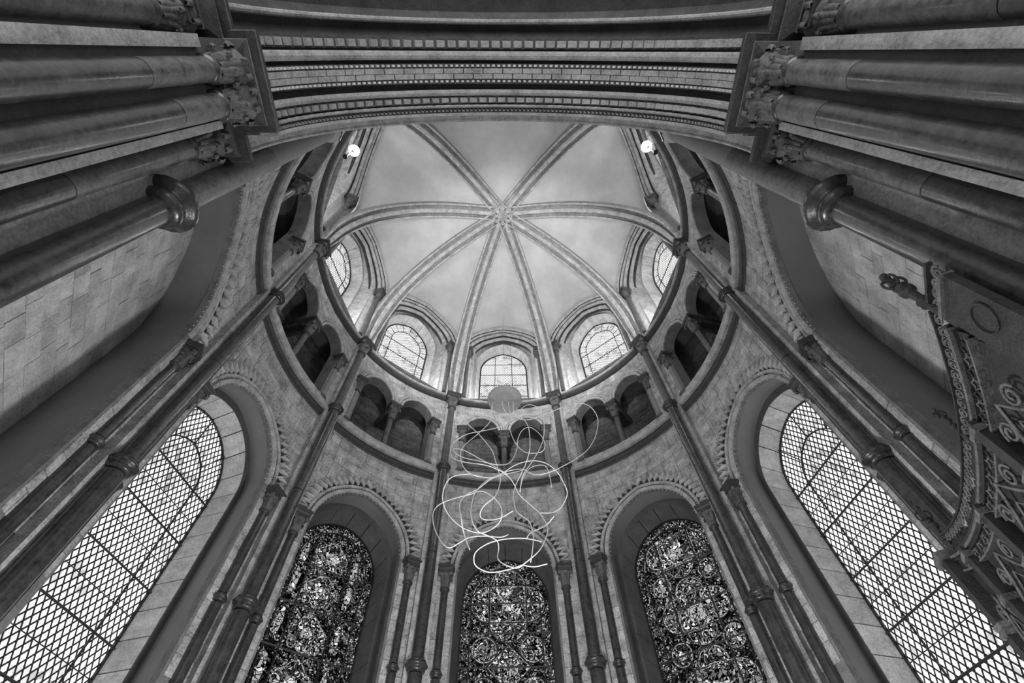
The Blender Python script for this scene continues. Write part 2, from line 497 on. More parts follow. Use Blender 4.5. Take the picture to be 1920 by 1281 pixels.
def annulet(parent, x, y, z, r, big=1.0, name='annulet', mat='marble'):
    k = r * .38 * big
    prof = [(r * .95, z - 2.1 * k), (r + k * .5, z - 1.9 * k), (r + k * .75, z - 1.4 * k), (r + k * .5, z - .95 * k), (r + k * .6, z - .7 * k), (r + k * 1.25, z - .4 * k), (r + k * 1.5, z), (r + k * 1.25, z + .4 * k),
            (r + k * .6, z + .7 * k), (r + k * .6, z + .95 * k), (r + k * .8, z + 1.3 * k), (r + k * .5, z + 1.6 * k), (r * .95, z + 1.8 * k)]
    return mk(name, *lathe(prof, 20, x, y), mat, parent, smooth=True, auto=False)
def shaft(parent, x, y, z0, z1, r, mat='marble', name='shaft', n=20, r1=None):
    r1 = r1 or r
    prof = [(r, z0)] + [(r + (r1 - r) * i / 3 + .0015 * ((i * 7) % 3 - 1), z0 + (z1 - z0) * i / 4) for i in range(1, 4)] + [(r1, z1)]
    return mk(name, *lathe(prof, n, x, y), mat, parent, smooth=True)

# ------------------------------------------------------------------ bays
Z1, Z2, ZB = 9.40, 11.95, 15.95            # gallery string, clerestory string, vault crown
B1, B2, B3, B4 = 19.63, 58.31, 95.80, 140.75
BAYS = [('east', 0, 19.63, 'stained'), ('northeast', -38.97, 19.34, 'stained'), ('southeast', 38.97, 19.34, 'stained'),
        ('north', -77.05, 18.75, 'lattice'), ('south', 77.05, 18.75, 'lattice'),
        ('northwest', -118.28, 22.48, 'blind'), ('southwest', 118.28, 22.48, 'blind')]
WHERE = {'east': 'the middle stained window', 'northeast': 'the left stained window', 'southeast': 'the right stained window',
         'north': 'the left latticed window', 'south': 'the right latticed window',
         'northwest': 'the far left blind recess', 'southwest': 'the far right blind recess'}
IDX = {b[0]: i + 1 for i, b in enumerate(BAYS)}

# floor
V, F = lathe([(5.6, -.15), (5.6, 0)], 48)
mk('floor', V, F, 'floor', kind='structure')
mk('floor', *box(-7, 7, -9, -3.2, -.16, -.01), 'floor', kind='structure')

def lattice(parent, inside, x0, x1, z0, z1, y, dw, dh, r=.007, mat='lead', off=0.0):
    """diagonal lead cames clipped to the light"""
    parts = []
    sl = dh / dw
    for sg in (-1, 1):
        k = -int((x1 - x0 + (z1 - z0) / sl) / dw) - 2
        kmax = -k + 4
        while k < kmax:
            xa = x0 + k * dw + off
            # param by z
            seg = []; N = int((z1 - z0) / .02)
            cur = None; last = None
            for i in range(N + 1):
                z = z0 + (z1 - z0) * i / N
                x = xa + (z - z0) / sl * sg
                if x0 <= x <= x1 and inside(x, z):
                    if cur is None: cur = (x, z)
                    last = (x, z)
                else:
                    if cur and last != cur: seg.append((cur, last))
                    cur = None
            if cur and last != cur: seg.append((cur, last))
            for (a, b) in seg:
                dx, dz = b[0] - a[0], b[1] - a[1]; l = hypot(dx, dz)
                if l < .02: continue
                nx, nz = -dz / l * r, dx / l * r
                V = []
                for (px, pz) in (a, b):
                    V += [(px - nx, y, pz - nz), (px, y - r, pz), (px + nx, y, pz + nz)]
                parts.append((V, [(0, 1, 4, 3), (1, 2, 5, 4), (0, 3, 5, 2)]))
            k += 1
    if parts:
        V, F = join(parts); mk('lead_lattice', V, F, mat, parent, kind='stuff')
def iron(parent, pts, y, r=.012, name='iron_bar', closed=False):
    V, F = tube([(x, y, z) for x, z in pts], r, 4, closed)
    return mk(name, V, F, 'iron', parent)
def ring_pts(cx, cz, r, n=28, a0=0, a1=2 * pi):
    full = abs(a1 - a0 - 2 * pi) < 1e-6
    m = n if full else n + 1
    return [(cx + r * cos(a0 + (a1 - a0) * i / n), cz + r * sin(a0 + (a1 - a0) * i / n)) for i in range(m)]
def pearl_ring(parent, pts, y, w=.016, closed=True):
    n = len(pts); cx = sum(p[0] for p in pts) / n; cz = sum(p[1] for p in pts) / n
    inn_ = [(x + (cx - x) * w / max(.02, hypot(x - cx, z - cz)), z + (cz - z) * w / max(.02, hypot(x - cx, z - cz))) for x, z in pts]
    o_ = list(pts)
    if closed: o_.append(o_[0]); inn_.append(inn_[0])
    return mk('pearl_border', *grid([[(x, y, z) for x, z in o_], [(x, y, z) for x, z in inn_]]), 'pearl', parent)
def blob(parent, pts, y, mat, name='medallion'):
    cx = sum(p[0] for p in pts) / len(pts); cz = sum(p[1] for p in pts) / len(pts)
    n = len(pts)
    V = [(x, y, z) for x, z in pts] + [(cx, y, cz)] + [(x, y + .012, z) for x, z in pts]
    if name in ('medallion', 'square_panel', 'diamond_panel'):
        q = [(x + (cx - x) * .05, z + (cz - z) * .05) for x, z in pts]; pearl_ring(parent, q, y - .001)
    F = [(i, (i + 1) % n, n) for i in range(n)] + [(i, n + 1 + i, n + 1 + (i + 1) % n, (i + 1) % n) for i in range(n)]
    return mk(name, V, F, mat, parent)

# chevron: V pieces -------------------------------------------------------
def chevrons(parent, A, zs, h, surf, u0, u1, pitch, wid=.055, v=.06):
    P = apath(A, zs, h, n=60)
    L = sum(hypot(P[i][0] - P[i - 1][0], P[i][1] - P[i - 1][1]) for i in range(1, len(P)))
    m = int(L / pitch); Q = resample(P, m * 2); Nn = normals(Q)
    def pt(i, u, vv):
        i = max(0, min(m * 2, i)); x, z = Q[i]; nx, nz = Nn[i]; X = x + nx * u
        return (X, surf(X) - vv, z + nz * u)
    for j in range(m):
        a, b, c = 2 * j, 2 * j + 1, 2 * j + 2
        V = []
        for (k, u) in ((a, u0), (b, u1), (c, u0)):
            V += [pt(k, u, -.02), pt(k, u + wid * .0, v * .55), pt(k, u + wid * .5, v), pt(k, u + wid, v * .45), pt(k, u + wid, -.02)]
        F = []
        for s in (0, 5):
            for q in range(4): F.append((s + q, s + q + 1, s + 5 + q + 1, s + 5 + q))
        F += [(4, 3, 2, 1, 0), (10, 11, 12, 13, 14)]
        mk('chevron', V, F, 'teeth', parent)
    # thin outer outline following the zigzag
    pts = []
    for i in range(m * 2 + 1):
        x, z = Q[i]; nx, nz = Nn[i]; u = (u0 + wid + .028) if i % 2 == 0 else (u1 + wid + .028)
        X = x + nx * u; pts.append((X, surf(X) - .018, z + nz * u))
    mk('outline_roll', *tube(pts, .012, 5), 'mould', parent)
def beads(parent, P, pitch, u, v, surf, r, mat='mould', name='beading', size=None):
    L = sum(hypot(P[i][0] - P[i - 1][0], P[i][1] - P[i - 1][1]) for i in range(1, len(P)))
    m = int(L / pitch); Q = resample(P, m); Nn = normals(Q); parts = []
    for i in range(m):
        x, z = Q[i]; nx, nz = Nn[i]; X = x + nx * u; Zz = z + nz * u; Y = surf(X) - v
        parts.append(([(X - r, Y, Zz), (X + r, Y, Zz), (X, Y, Zz - r), (X, Y, Zz + r), (X, Y - r, Zz), (X, Y + r, Zz)],
                      [(0, 2, 4), (2, 1, 4), (1, 3, 4), (3, 0, 4), (2, 0, 5), (1, 2, 5), (3, 1, 5), (0, 3, 5)]))
    mk(name, *join(parts), mat, parent, kind='stuff')

S = cyl(RW)
def lower_bay(nm, c, hw, kind):
    X = RW * sin(rad(hw)) - .0
    if kind == 'blind': A, zs, h = 1.13, 7.10, 1.16
    else: A, zs, h = .90, 7.10, 1.05
    nook = .17
    blind = kind == 'blind'
    # wall
    wall = wall_sheet('wall_' + nm, -X, X, 0, Z1 - .12, S, 'mortar', None, c, [(0, A, zs, h, 0 if blind else 2.2)], back=.10, kind='structure')
    cells(wall, rows_fn(-X, X, .36, seed=IDX[nm]), courses(4.3, Z1 - .12, .21, IDX[nm]), S, 'ashlar',
          low=lambda x: archz(x, A + .03, zs, h + .03) if abs(x) < A + .0301 else 0, g=.0045, proud=.012, k=4, splits=(-A - .03, A + .03))
    # soffit and back face
    B = 4.72
    if blind:
        A2, zs2, h2 = 1.58, 7.05, 1.3; B = 4.86
    else: A2, zs2, h2 = 1.06, 7.02, 1.13
    P0 = apath(A, zs, h, 0.0 if blind else 2.2); P1 = apath(A2, zs2, h2, 0.0 if blind else 2.2)
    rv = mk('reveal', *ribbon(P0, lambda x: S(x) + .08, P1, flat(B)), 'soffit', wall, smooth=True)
    if blind:
        mk('recess_wall', *box(-A2 - .3, A2 + .3, B, B + .2, 0, zs2 + h2 + .3), 'mortar', wall)
        cells(wall, rows_fn(-A2 - .05, A2 + .05, .34, seed=40 + IDX[nm]), courses(3.4, zs2 + h2 + .1, .20, 40 + IDX[nm]), flat(B), 'recess', proud=.012, g=.003, k=4, splits=(-A2 - .03, A2 + .03),
              high=lambda x: archz(x, A2 + .03, zs2, h2 + .05) if abs(x) < A2 + .03 else 0)
    else:
        A3, zs3, h3 = .95, 7.0, 1.0
        P1b = apath(A2 + .02, zs2, h2 + .02, 2.2); P2 = apath(A3, zs3, h3, 2.2)
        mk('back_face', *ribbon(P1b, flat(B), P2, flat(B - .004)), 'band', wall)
        YG = 5.06; AG, zg, hg = .86, 6.98, .89
        P3 = apath(AG, zg, hg, 2.2)
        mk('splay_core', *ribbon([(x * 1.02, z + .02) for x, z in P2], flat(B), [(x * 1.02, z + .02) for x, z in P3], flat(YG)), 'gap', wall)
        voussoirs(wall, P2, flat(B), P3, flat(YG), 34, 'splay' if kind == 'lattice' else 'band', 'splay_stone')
        # inner voussoir ring on back face
        # window
        win = mk('window_%d' % IDX[nm], *grid([[(x * 1.03, YG - .03, z + .012) for x, z in P3], [(x * .965, YG - .03, z - .02) for x, z in P3], [(x * .965, YG + .04, z - .02) for x, z in P3]]), 'iron', None, c, kind='structure')
        top = lambda x, q=0: archz(x, AG - q, zg, hg - q * 1.05)
        yb = YG - .012
        if kind == 'lattice':
            bi = .37
            zb = [2.2, 3.25, 3.95, 4.65, 5.35, 6.05, 6.75, 7.9]
            xe = [-AG, -AG + bi, AG - bi, AG]
            cells(win, lambda r: xe, zb, flat(YG), 'clear', high=lambda x: top(x) - .005, proud=.001, g=.0, name='pane', thick=.01, k=6)
            lattice(win, lambda x, z: z < top(x) - .01, -AG, AG, 3.4, 7.9, YG - .014, .088, .150, .0100)
            for z in zb[1:-1]:
                iron(win, [(-AG, z), (AG, z)], yb - .03, .017)
            for z in [(a + b) / 2 for a, b in zip(zb[1:-2], zb[2:-1])]:
                iron(win, [(-AG, z), (AG, z)], yb - .015, .007, 'saddle_bar')
                
            ip = apath(AG - bi, zg - .25, .55, 2.2, n=20, legs=2)
            iron(win, ip, yb - .03, .014)
            for t in (.25, .5, .75):
                q = resample(apath(AG - bi, zg - .25, .55, n=20), 40)[int(40 * t)]; q2 = resample(apath(AG, zg, hg, n=20), 40)[int(40 * t)]
                iron(win, [q, q2], yb - .03, .010)
        else:
            zb = [2.2, 3.3, 4.05, 4.78, 5.50, 6.18, 6.90, 7.9] if nm != 'east' else [2.2, 3.45, 4.03, 4.61, 5.20, 5.79, 6.37, 6.93, 7.9]
            bi = .19
            xe = [-AG, -AG + bi, 0, AG - bi, AG]
            cells(win, lambda r: [-AG + bi - .01, 0, AG - bi + .01], zb, flat(YG), 'sg_ground', high=lambda x: archz(x, AG - bi, zg, hg - bi), proud=.0, g=0, name='pane', thick=.01, k=6)
            # border strip panes
            Po = resample(apath(AG, zg, hg, 3.0), 48); Pi = resample(apath(AG - bi, zg, hg - bi, 3.0), 48)
            for j in range(16):
                a = [Po[3 * j + i] for i in range(4)]; b = [Pi[3 * j + i] for i in range(4)]
                mk('border_pane', *grid([[(x, YG + .001, z) for x, z in a], [(x, YG + .001, z) for x, z in b]]), 'sg_border', win)
                p, q = Po[3 * j], Pi[3 * j]
                iron(win, [p, q], yb, .009, 'border_bar')
            iron(win, apath(AG - bi, zg, hg - bi, 2.2), yb, .016)
            for z in zb[1:-1]:
                iron(win, [(-AG, z), (AG, z)], yb - .01, .018)
            y1, y2 = YG - .006, YG - .010
            if nm == 'east':
                cxm = .045
                sq = [(cxm - .36, 6.56), (cxm + .36, 6.56), (cxm + .36, 7.30), (cxm - .36, 7.30)]
                for (pts, mt) in ((sq, 'sg_medal'),):
                    blob(win, pts, y2, mt, 'square_panel'); iron(win, pts, y2 - .01, .016, 'square_iron', True)
                    s2 = [(cxm + (x - cxm) * .84, 6.93 + (z - 6.93) * .84) for x, z in pts]; iron(win, s2, y2 - .004, .005, 'square_iron', True)
                    s3 = [(cxm + (x - cxm) * .3, 6.88 + (z - 6.93) * .25) for x, z in pts]; blob(win, s3, y2 - .002, 'sg_figure', 'figure')
                for s in (-1, 1):
                    a0 = pi / 2 if s < 0 else -pi / 2
                    pts = ring_pts(cxm + s * .36, 6.93, .37, 16, a0, a0 + pi)
                    blob(win, pts, y1, 'sg_medal'); iron(win, pts, y2, .015, 'medallion_iron')
                    for rr_ in (1.0, .84):
                        pts = ring_pts(cxm + s * .44, 6.10 - .01, .235 * rr_, 24); 
                        iron(win, pts, y2, .006, 'medallion_iron', True)
                    blob(win, ring_pts(cxm + s * .44, 6.09, .235, 24), y1, 'sg_medal')
                    blob(win, ring_pts(cxm + s * .44, 4.95, .235, 24), y1, 'sg_medal'); iron(win, ring_pts(cxm + s * .44, 4.95, .235, 24), y2, .008, 'medallion_iron', True)
                    blob(win, ring_pts(cxm + s * .44, 5.45, .2, 20), y1, 'sg_medal'); iron(win, ring_pts(cxm + s * .44, 5.45, .2, 20), y2, .008, 'medallion_iron', True)
                for (cz, a0) in ((7.30, 0), (6.56, pi)):
                    pts = ring_pts(cxm, cz, .36, 16, a0, a0 + pi); blob(win, pts, y1, 'sg_medal'); iron(win, pts, y2, .015, 'medallion_iron')
                for k, sc in ((0, 1), (1, .72)):
                    di = [(cxm, 5.79 + .39 * sc), (cxm + .41 * sc, 5.79), (cxm, 5.79 - .39 * sc), (cxm - .41 * sc, 5.79)]
                    if k == 0: blob(win, di, y1, 'sg_medal', 'diamond_panel')
                    iron(win, di, y2 - .006, .016 if k == 0 else .005, 'diamond_iron', True)
                for k in range(4):
                    blob(win, [(cxm - .16 + k * .1 + sx * .028, 5.76 + sz * .12) for sx, sz in ((-1, -1), (1, -1), (1.2, .3), (0, 1.2), (-1.1, .4))], y2 - .002, 'sg_figure', 'figure')
            elif nm == 'northeast':
                for z0_, z1_ in zip(zb[1:-1], zb[2:]):
                    zc = (z0_ + min(z1_, 7.6)) / 2
                for x in (-.42, .30):
                    iron(win, [(x, 2.2), (x, archz(x, AG - bi, zg, hg - bi))], yb - .01, .017)
                for k, zc in enumerate((7.18, 6.52, 5.82, 5.12)):
                    R1 = .30
                    blob(win, [(-.06 + R1 * cos(t) * (1 + .12 * cos(4 * t)), zc + R1 * .92 * sin(t) * (1 + .12 * cos(4 * t))) for t in [2 * pi * i / 28 for i in range(28)]], y1, 'sg_medal')
                    iron(win, ring_pts(-.06, zc, .17, 20), y2, .006, 'medallion_iron', True)
                    blob(win, ring_pts(-.06, zc - .02, .10, 12), y2, 'sg_figure', 'figure')
                    for s in (-1, 1):
                        iron(win, ring_pts(-.06 + s * .2, zc - .2, .085, 14), y2, .005, 'medallion_iron', True)
                        blob(win, ring_pts(-.06 + s * .2, zc - .2, .08, 14), y2 + .002, 'sg_medal')
                        fx = -.06 + s * .50
                        if k > 0 or True:
                            # standing side figure: head, robe
                            hh = zc + (.15 if k else -.02)
                            blob(win, ring_pts(fx, hh + .08, .035, 8), y2, 'sg_figure', 'figure')
                            blob(win, [(fx - .035, hh + .04), (fx + .04, hh + .04), (fx + .06, hh - .12), (fx + .03, hh - .3), (fx - .05, hh - .3), (fx - .06, hh - .12)][::-1], y2, 'sg_figure', 'figure')
                            blob(win, [(fx - s * .14, hh + .1), (fx - s * .07, hh + .12), (fx - s * .06, hh - .3), (fx - s * .12, hh - .32)], y2 + .001, 'sg_dark', 'dark_ground')
            else:
                for x in (-.30, .38):
                    iron(win, [(x, 2.2), (x, archz(x, AG - bi, zg, hg - bi))], yb - .01, .017)
                cc = .05
                for (zc, kq) in ((7.25, 0), (6.10, 1), (4.95, 0)):
                    rr_ = .34
                    sq = [(cc - rr_, zc - .30), (cc + rr_, zc - .30), (cc + rr_, zc + .30), (cc - rr_, zc + .30)]
                    blob(win, sq, y2, 'sg_medal', 'square_panel'); iron(win, sq, y2 - .004, .006, 'square_iron', True)
                    blob(win, [(cc + (x - cc) * .4, zc - .05 + (z - zc) * .45) for x, z in sq], y2 - .002, 'sg_figure', 'figure')
                    for s in (-1, 1):
                        a0 = pi / 2 if s < 0 else -pi / 2
                        pts = ring_pts(cc + s * rr_, zc, .28, 14, a0, a0 + pi); blob(win, pts, y1, 'sg_medal'); iron(win, pts, y2, .008, 'medallion_iron')
                        pts = ring_pts(cc, zc + s * .30, .27, 14, 0 if s > 0 else pi, pi if s > 0 else 2 * pi)
                        if not (zc > 7 and s > 0): blob(win, pts, y1, 'sg_medal'); iron(win, pts, y2, .008, 'medallion_iron')
                        pts = ring_pts(cc + s * .46, zc - .58, .19, 18); blob(win, pts, y1, 'sg_medal'); iron(win, pts, y2, .007, 'medallion_iron', True)
                        blob(win, ring_pts(cc + s * .46, zc - .60, .07, 8), y2, 'sg_figure', 'figure')
    # outer arch mouldings
    gw = WHERE[nm]
    arch = thing('moulded_arch', 'pointed arch with zigzag moulding over ' + gw, 'arch', c, (0, S(0), zs), 'zigzag arches of the lowest storey')
    Pm = apath(A, zs, h, n=44)
    mk('inner_roll', *sweep(Pm, circ(.030, .01, .040), S), 'mould', arch, smooth=True)
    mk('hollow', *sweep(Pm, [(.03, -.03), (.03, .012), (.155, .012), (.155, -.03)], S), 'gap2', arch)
    mk('outer_roll', *sweep(Pm, circ(.122, .018, .028), S), 'mould', arch, smooth=True)
    beads(arch, Pm, .045, .085, .026, S, .013)
    beads(arch, Pm, .09, -.012, -.02, S, .016, name='studs')
    mk('chevron_ground', *sweep(Pm, [(.150, -.02), (.150, .013), (.245, .013), (.245, -.02)], S), 'gap2', arch)  # dark strip painting the shade under the zigzag
    chevrons(arch, A, zs, h, S, .150, .285, .105 if not blind else .13, .055, .09)
    # jamb columns
    xj = A + .20
    for s, sd in ((-1, 'left'), (1, 'right')):
        x = s * xj; y = S(x) - .02
        t = thing('jamb_column', 'slim dark marble column with leafy capital, %s side of %s' % (sd, gw), 'column', c, (x, y, 0), 'jamb columns of the lowest storey')
        rj = .068
        lowz = 0
        shaft(t, x, y, lowz, 5.20, rj + .006, 'marble'); annulet(t, x, y, 5.28, rj)
        shaft(t, x, y, 5.34, 6.66, rj, 'marble')
        capital(t, x, y, 6.66, rj, .42, .155)
    return
for b in BAYS: lower_bay(*b)

# pilaster strips behind the main shafts
MAIN = [(-B1, 'left of the middle stained window'), (B1, 'right of the middle stained window'),
        (-B2, 'between left stained and left latticed window'), (B2, 'between right stained and right latticed window'),
        (-B3, 'on the far side of the left latticed window'), (B3, 'on the far side of the right latticed window')]
for k, (a, wh) in enumerate(MAIN):
    mk('trim_%d' % (k + 10), *box(-.17, .17, 4.17, 4.5, 0, Z1 - .1), 'ashlar', None, a, kind='structure')
    mk('trim_%d' % (k + 20), *box(-.145, .145, 4.12, 4.4, Z1 + .1, Z2 - .05), 'mould', None, a, kind='structure')
    t = thing('wall_shaft', 'tall dark ringed wall shaft, ' + wh, 'column', a, (0, 4.1, 0), 'tall shafts carrying the vault ribs')
    shaft(t, 0, 4.1, 0, 5.16, .112); annulet(t, 0, 4.1, 5.28, .108, 1.15)
    shaft(t, 0, 4.1, 5.36, 7.2, .100); shaft(t, 0, 4.1, 7.215, 9.28, .098)
    annulet(t, 0, 4.1, 9.40, .098, 1.25)
    shaft(t, 0, 4.1, 9.48, 11.5, .085, 'marble2')
    capital(t, 0, 4.1, 11.5, .088, .48, .20)
for s, wd in ((-1, 'left'), (1, 'right')):
    a = s * B4
    t = thing('wall_shaft', 'thick dark shaft with a big ring beside the %s entrance pier' % wd, 'column', a, (0, 4.1, 0), 'shafts flanking the entrance arch')
    shaft(t, 0, 4.1, 0, 5.16, .112, 'marble'); annulet(t, 0, 4.1, 5.28, .112, 1.8, 'big_annulet')
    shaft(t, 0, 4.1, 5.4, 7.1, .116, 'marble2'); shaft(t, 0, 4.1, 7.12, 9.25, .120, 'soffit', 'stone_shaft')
    mk('shaft_cap', *lathe([(.12, 9.25), (.16, 9.3), (.17, 9.36), (.15, 9.42), (.1, 9.44)], 18, 0, 4.1), 'mould', t, smooth=True)

# strings ------------------------------------------------------------------
def ring_sweep(prof, a0, a1, n):
    rings = []
    for i in range(n + 1):
        t = rad(a0 + (a1 - a0) * i / n)
        rings.append([(r * sin(t), r * cos(t), z) for r, z in prof])
    return grid(rings, True, True)
mk('trim_1', *ring_sweep([(4.5, 9.50), (4.17, 9.50), (4.16, 9.33), (4.18, 9.31), (4.5, 9.31)], -146, 146, 150), 'mould', kind='structure')
mk('trim_2', *ring_sweep([(4.5, 9.312), (4.24, 9.312), (4.26, 9.28), (4.25, 9.25), (4.21, 9.24), (4.20, 9.20), (4.22, 9.16), (4.26, 9.15), (4.31, 9.12), (4.5, 9.12)], -146, 146, 150), 'abacus', kind='structure')  # lower lip coloured dark to stand for its underside shade
mk('trim_3', *ring_sweep([(4.5, 12.05), (4.08, 12.05), (4.07, 12.0), (4.09, 11.985), (4.5, 11.985)], -142, 142, 150), 'mould', kind='structure')
mk('trim_4', *ring_sweep([(4.5, 11.984), (4.12, 11.984), (4.14, 11.96), (4.13, 11.93), (4.16, 11.91), (4.22, 11.89), (4.5, 11.89)], -142, 142, 150), 'abacus', kind='structure')

# gallery ------------------------------------------------------------------
SG = cyl(4.21)
def gallery_bay(nm, c, hw, kind):
    X = 4.21 * sin(rad(hw)); k = hw / 19.3
    cx = .555 * k; A = .40 * k; zs, h = 10.98, .46 * (1 if k < 1.1 else 1.15)
    gw = {'east': 'the middle bay', 'northeast': 'the bay above the left stained window', 'southeast': 'the bay above the right stained window',
          'north': 'the bay above the left latticed window', 'south': 'the bay above the right latticed window',
          'northwest': 'the bay above the far left recess', 'southwest': 'the bay above the far right recess'}[nm]
    wl = wall_sheet('wall_%s_gallery' % nm, -X, X, 9.45, 11.85, SG, 'mortar', None, c,
                    [(-cx, A, zs, h, 9.4), (cx, A, zs, h, 9.4)], back=.26, hang=(cx, zs), kind='structure')
    # the wall below the springing between openings is only the columns: cut by low profile
    def low(x):
        for s in (-1, 1):
            if abs(x - s * cx) < A + .015: return archz(x - s * cx, A + .015, zs, h + .015)
        return zs if abs(x) < cx else 9.5
    cells(wl, rows_fn(-X, X, .30, seed=70 + IDX[nm]), courses(9.5, 11.85, .17, 70 + IDX[nm]), SG, 'ashlar', low=low, g=.004, proud=.010, k=4, splits=(-cx - A, -cx + A, cx - A, cx + A))
    # back wall of the passage, its floor and dark vault
    SB = cyl(5.05); XB = 5.05 * sin(rad(hw))
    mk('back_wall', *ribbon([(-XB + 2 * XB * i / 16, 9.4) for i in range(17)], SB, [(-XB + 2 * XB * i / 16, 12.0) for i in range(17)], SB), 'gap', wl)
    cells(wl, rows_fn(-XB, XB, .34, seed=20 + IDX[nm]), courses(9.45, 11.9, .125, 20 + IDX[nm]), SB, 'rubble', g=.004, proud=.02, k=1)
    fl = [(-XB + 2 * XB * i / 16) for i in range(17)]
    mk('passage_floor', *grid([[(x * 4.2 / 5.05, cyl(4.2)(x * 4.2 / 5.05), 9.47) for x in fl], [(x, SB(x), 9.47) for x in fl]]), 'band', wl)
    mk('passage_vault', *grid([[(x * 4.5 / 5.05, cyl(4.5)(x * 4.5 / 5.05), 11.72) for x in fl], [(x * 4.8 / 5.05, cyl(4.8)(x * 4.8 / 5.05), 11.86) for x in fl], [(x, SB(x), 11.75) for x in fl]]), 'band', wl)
    for s, sd in ((-1, 'left'), (1, 'right')):
        ar = thing('gallery_arch', 'small %s arch of the gallery pair in %s' % (sd, gw), 'arch', c, (s * cx, SG(s * cx), zs), 'paired gallery arches')
        P = apath(A, zs, h, n=26, cx=s * cx)
        mk('inner_roll', *sweep(P, circ(.03, .01, .036), SG), 'mould', ar, smooth=True)
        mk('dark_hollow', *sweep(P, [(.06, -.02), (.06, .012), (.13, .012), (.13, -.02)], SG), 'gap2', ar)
        mk('outer_roll', *sweep(P, circ(.100, .022, .026), SG), 'mould', ar, smooth=True)
        mk('hood', *sweep(P, [(.13, -.02), (.13, .03), (.15, .045), (.165, .02), (.165, -.02)], SG), 'mould', ar)
    # middle column with the deep slab behind it
    y = SG(0) + .1
    t = thing('gallery_column', 'short dark middle gallery column in %s' % gw, 'column', c, (0, y, 9.47), 'middle columns of the gallery')
    shaft(t, 0, y, 9.53, 10.45, .07, 'marble2'); mk('base', *lathe([(.12, 9.47), (.12, 9.5), (.1, 9.53), (.105, 9.55), (.075, 9.57)], 16, 0, y), 'marble2', t, smooth=True)
    capital(t, 0, y, 10.45, .074, .50, .155)
    mk('bearing_slab', *box(-.14, .14, y + .1, 5.02, 10.80, 10.96), 'abacus', t)
    for s, sd in ((-1, 'left'), (1, 'right')):
        x = s * (cx + A + .09); y = SG(x) + .02
        t = thing('gallery_respond', 'pale %s end column of the gallery in %s' % (sd, gw), 'column', c, (x, y, 9.47), 'end columns of the gallery bays')
        shaft(t, x, y, 9.53, 10.48, .06, 'soffit'); mk('base', *lathe([(.11, 9.47), (.11, 9.5), (.09, 9.53), (.065, 9.57)], 16, x, y), 'marble2', t, smooth=True)
        capital(t, x, y, 10.48, .064, .47, .135)
for b in BAYS: gallery_bay(*b)

# clerestory and vault --------------------------------------------------------
RP = [(4.10, 12.05), (4.06, 12.6), (3.98, 13.3), (3.80, 13.95), (3.5, 14.55), (3.1, 15.02), (2.65, 15.38), (2.1, 15.65), (1.5, 15.83), (.8, 15.92), (0, 15.95)]
def zrib(r):
    if r >= RP[0][0]: return RP[0][1]
    for (a, za), (b, zb) in zip(RP[:-1], RP[1:]):
        if b <= r <= a: return za + (zb - za) * (a - r) / (a - b)
    return ZB
def zcrown(q): return 16.0 + .24 * q ** 1.5
RC = 4.10
SCl = cyl(RC)
def celltop(s, q):
    k = q ** 5; x = abs(s) * RC * sin(rad(19.3)); lim = 1.335
    sh = (16.20 - archz(x, lim, 14.5, 1.70)) / 4.15 if x < lim else .41 + .59 * min(1, (x - lim) / .012)
    sh = max(0, sh)
    shp = (1 - k) * abs(s) ** 2.4 + k * sh
    return zcrown(q) - (zcrown(q) - zrib(q * 4.10) - .04) * shp
ceil = mk('ceiling', *box(-.2, .2, -.2, .2, 16.3, 16.32), 'plaster', kind='structure')
def vault_cell(c, hw, q1=1.0):
    n, m = 56, 30; rings = []
    for j in range(m + 1):
        q = max(.03, q1 * j / m)
        rings.append([(q * (RC - .03) * sin(rad(hw) * s), q * (RC - .03) * cos(rad(hw) * s), celltop(s, q)) for s in [-1 + 2 * i / n for i in range(n + 1)]])
    V, F = grid(rings)
    Rm = Matrix.Rotation(-rad(c), 3, 'Z')
    V = [tuple(Rm @ Vector(v)) for v in V]
    return mk('vault_cell', V, F, 'plaster', ceil, smooth=True, auto=False)
for b in BAYS: vault_cell(b[1], b[2])
vault_cell(180, 39.25, 1.0)

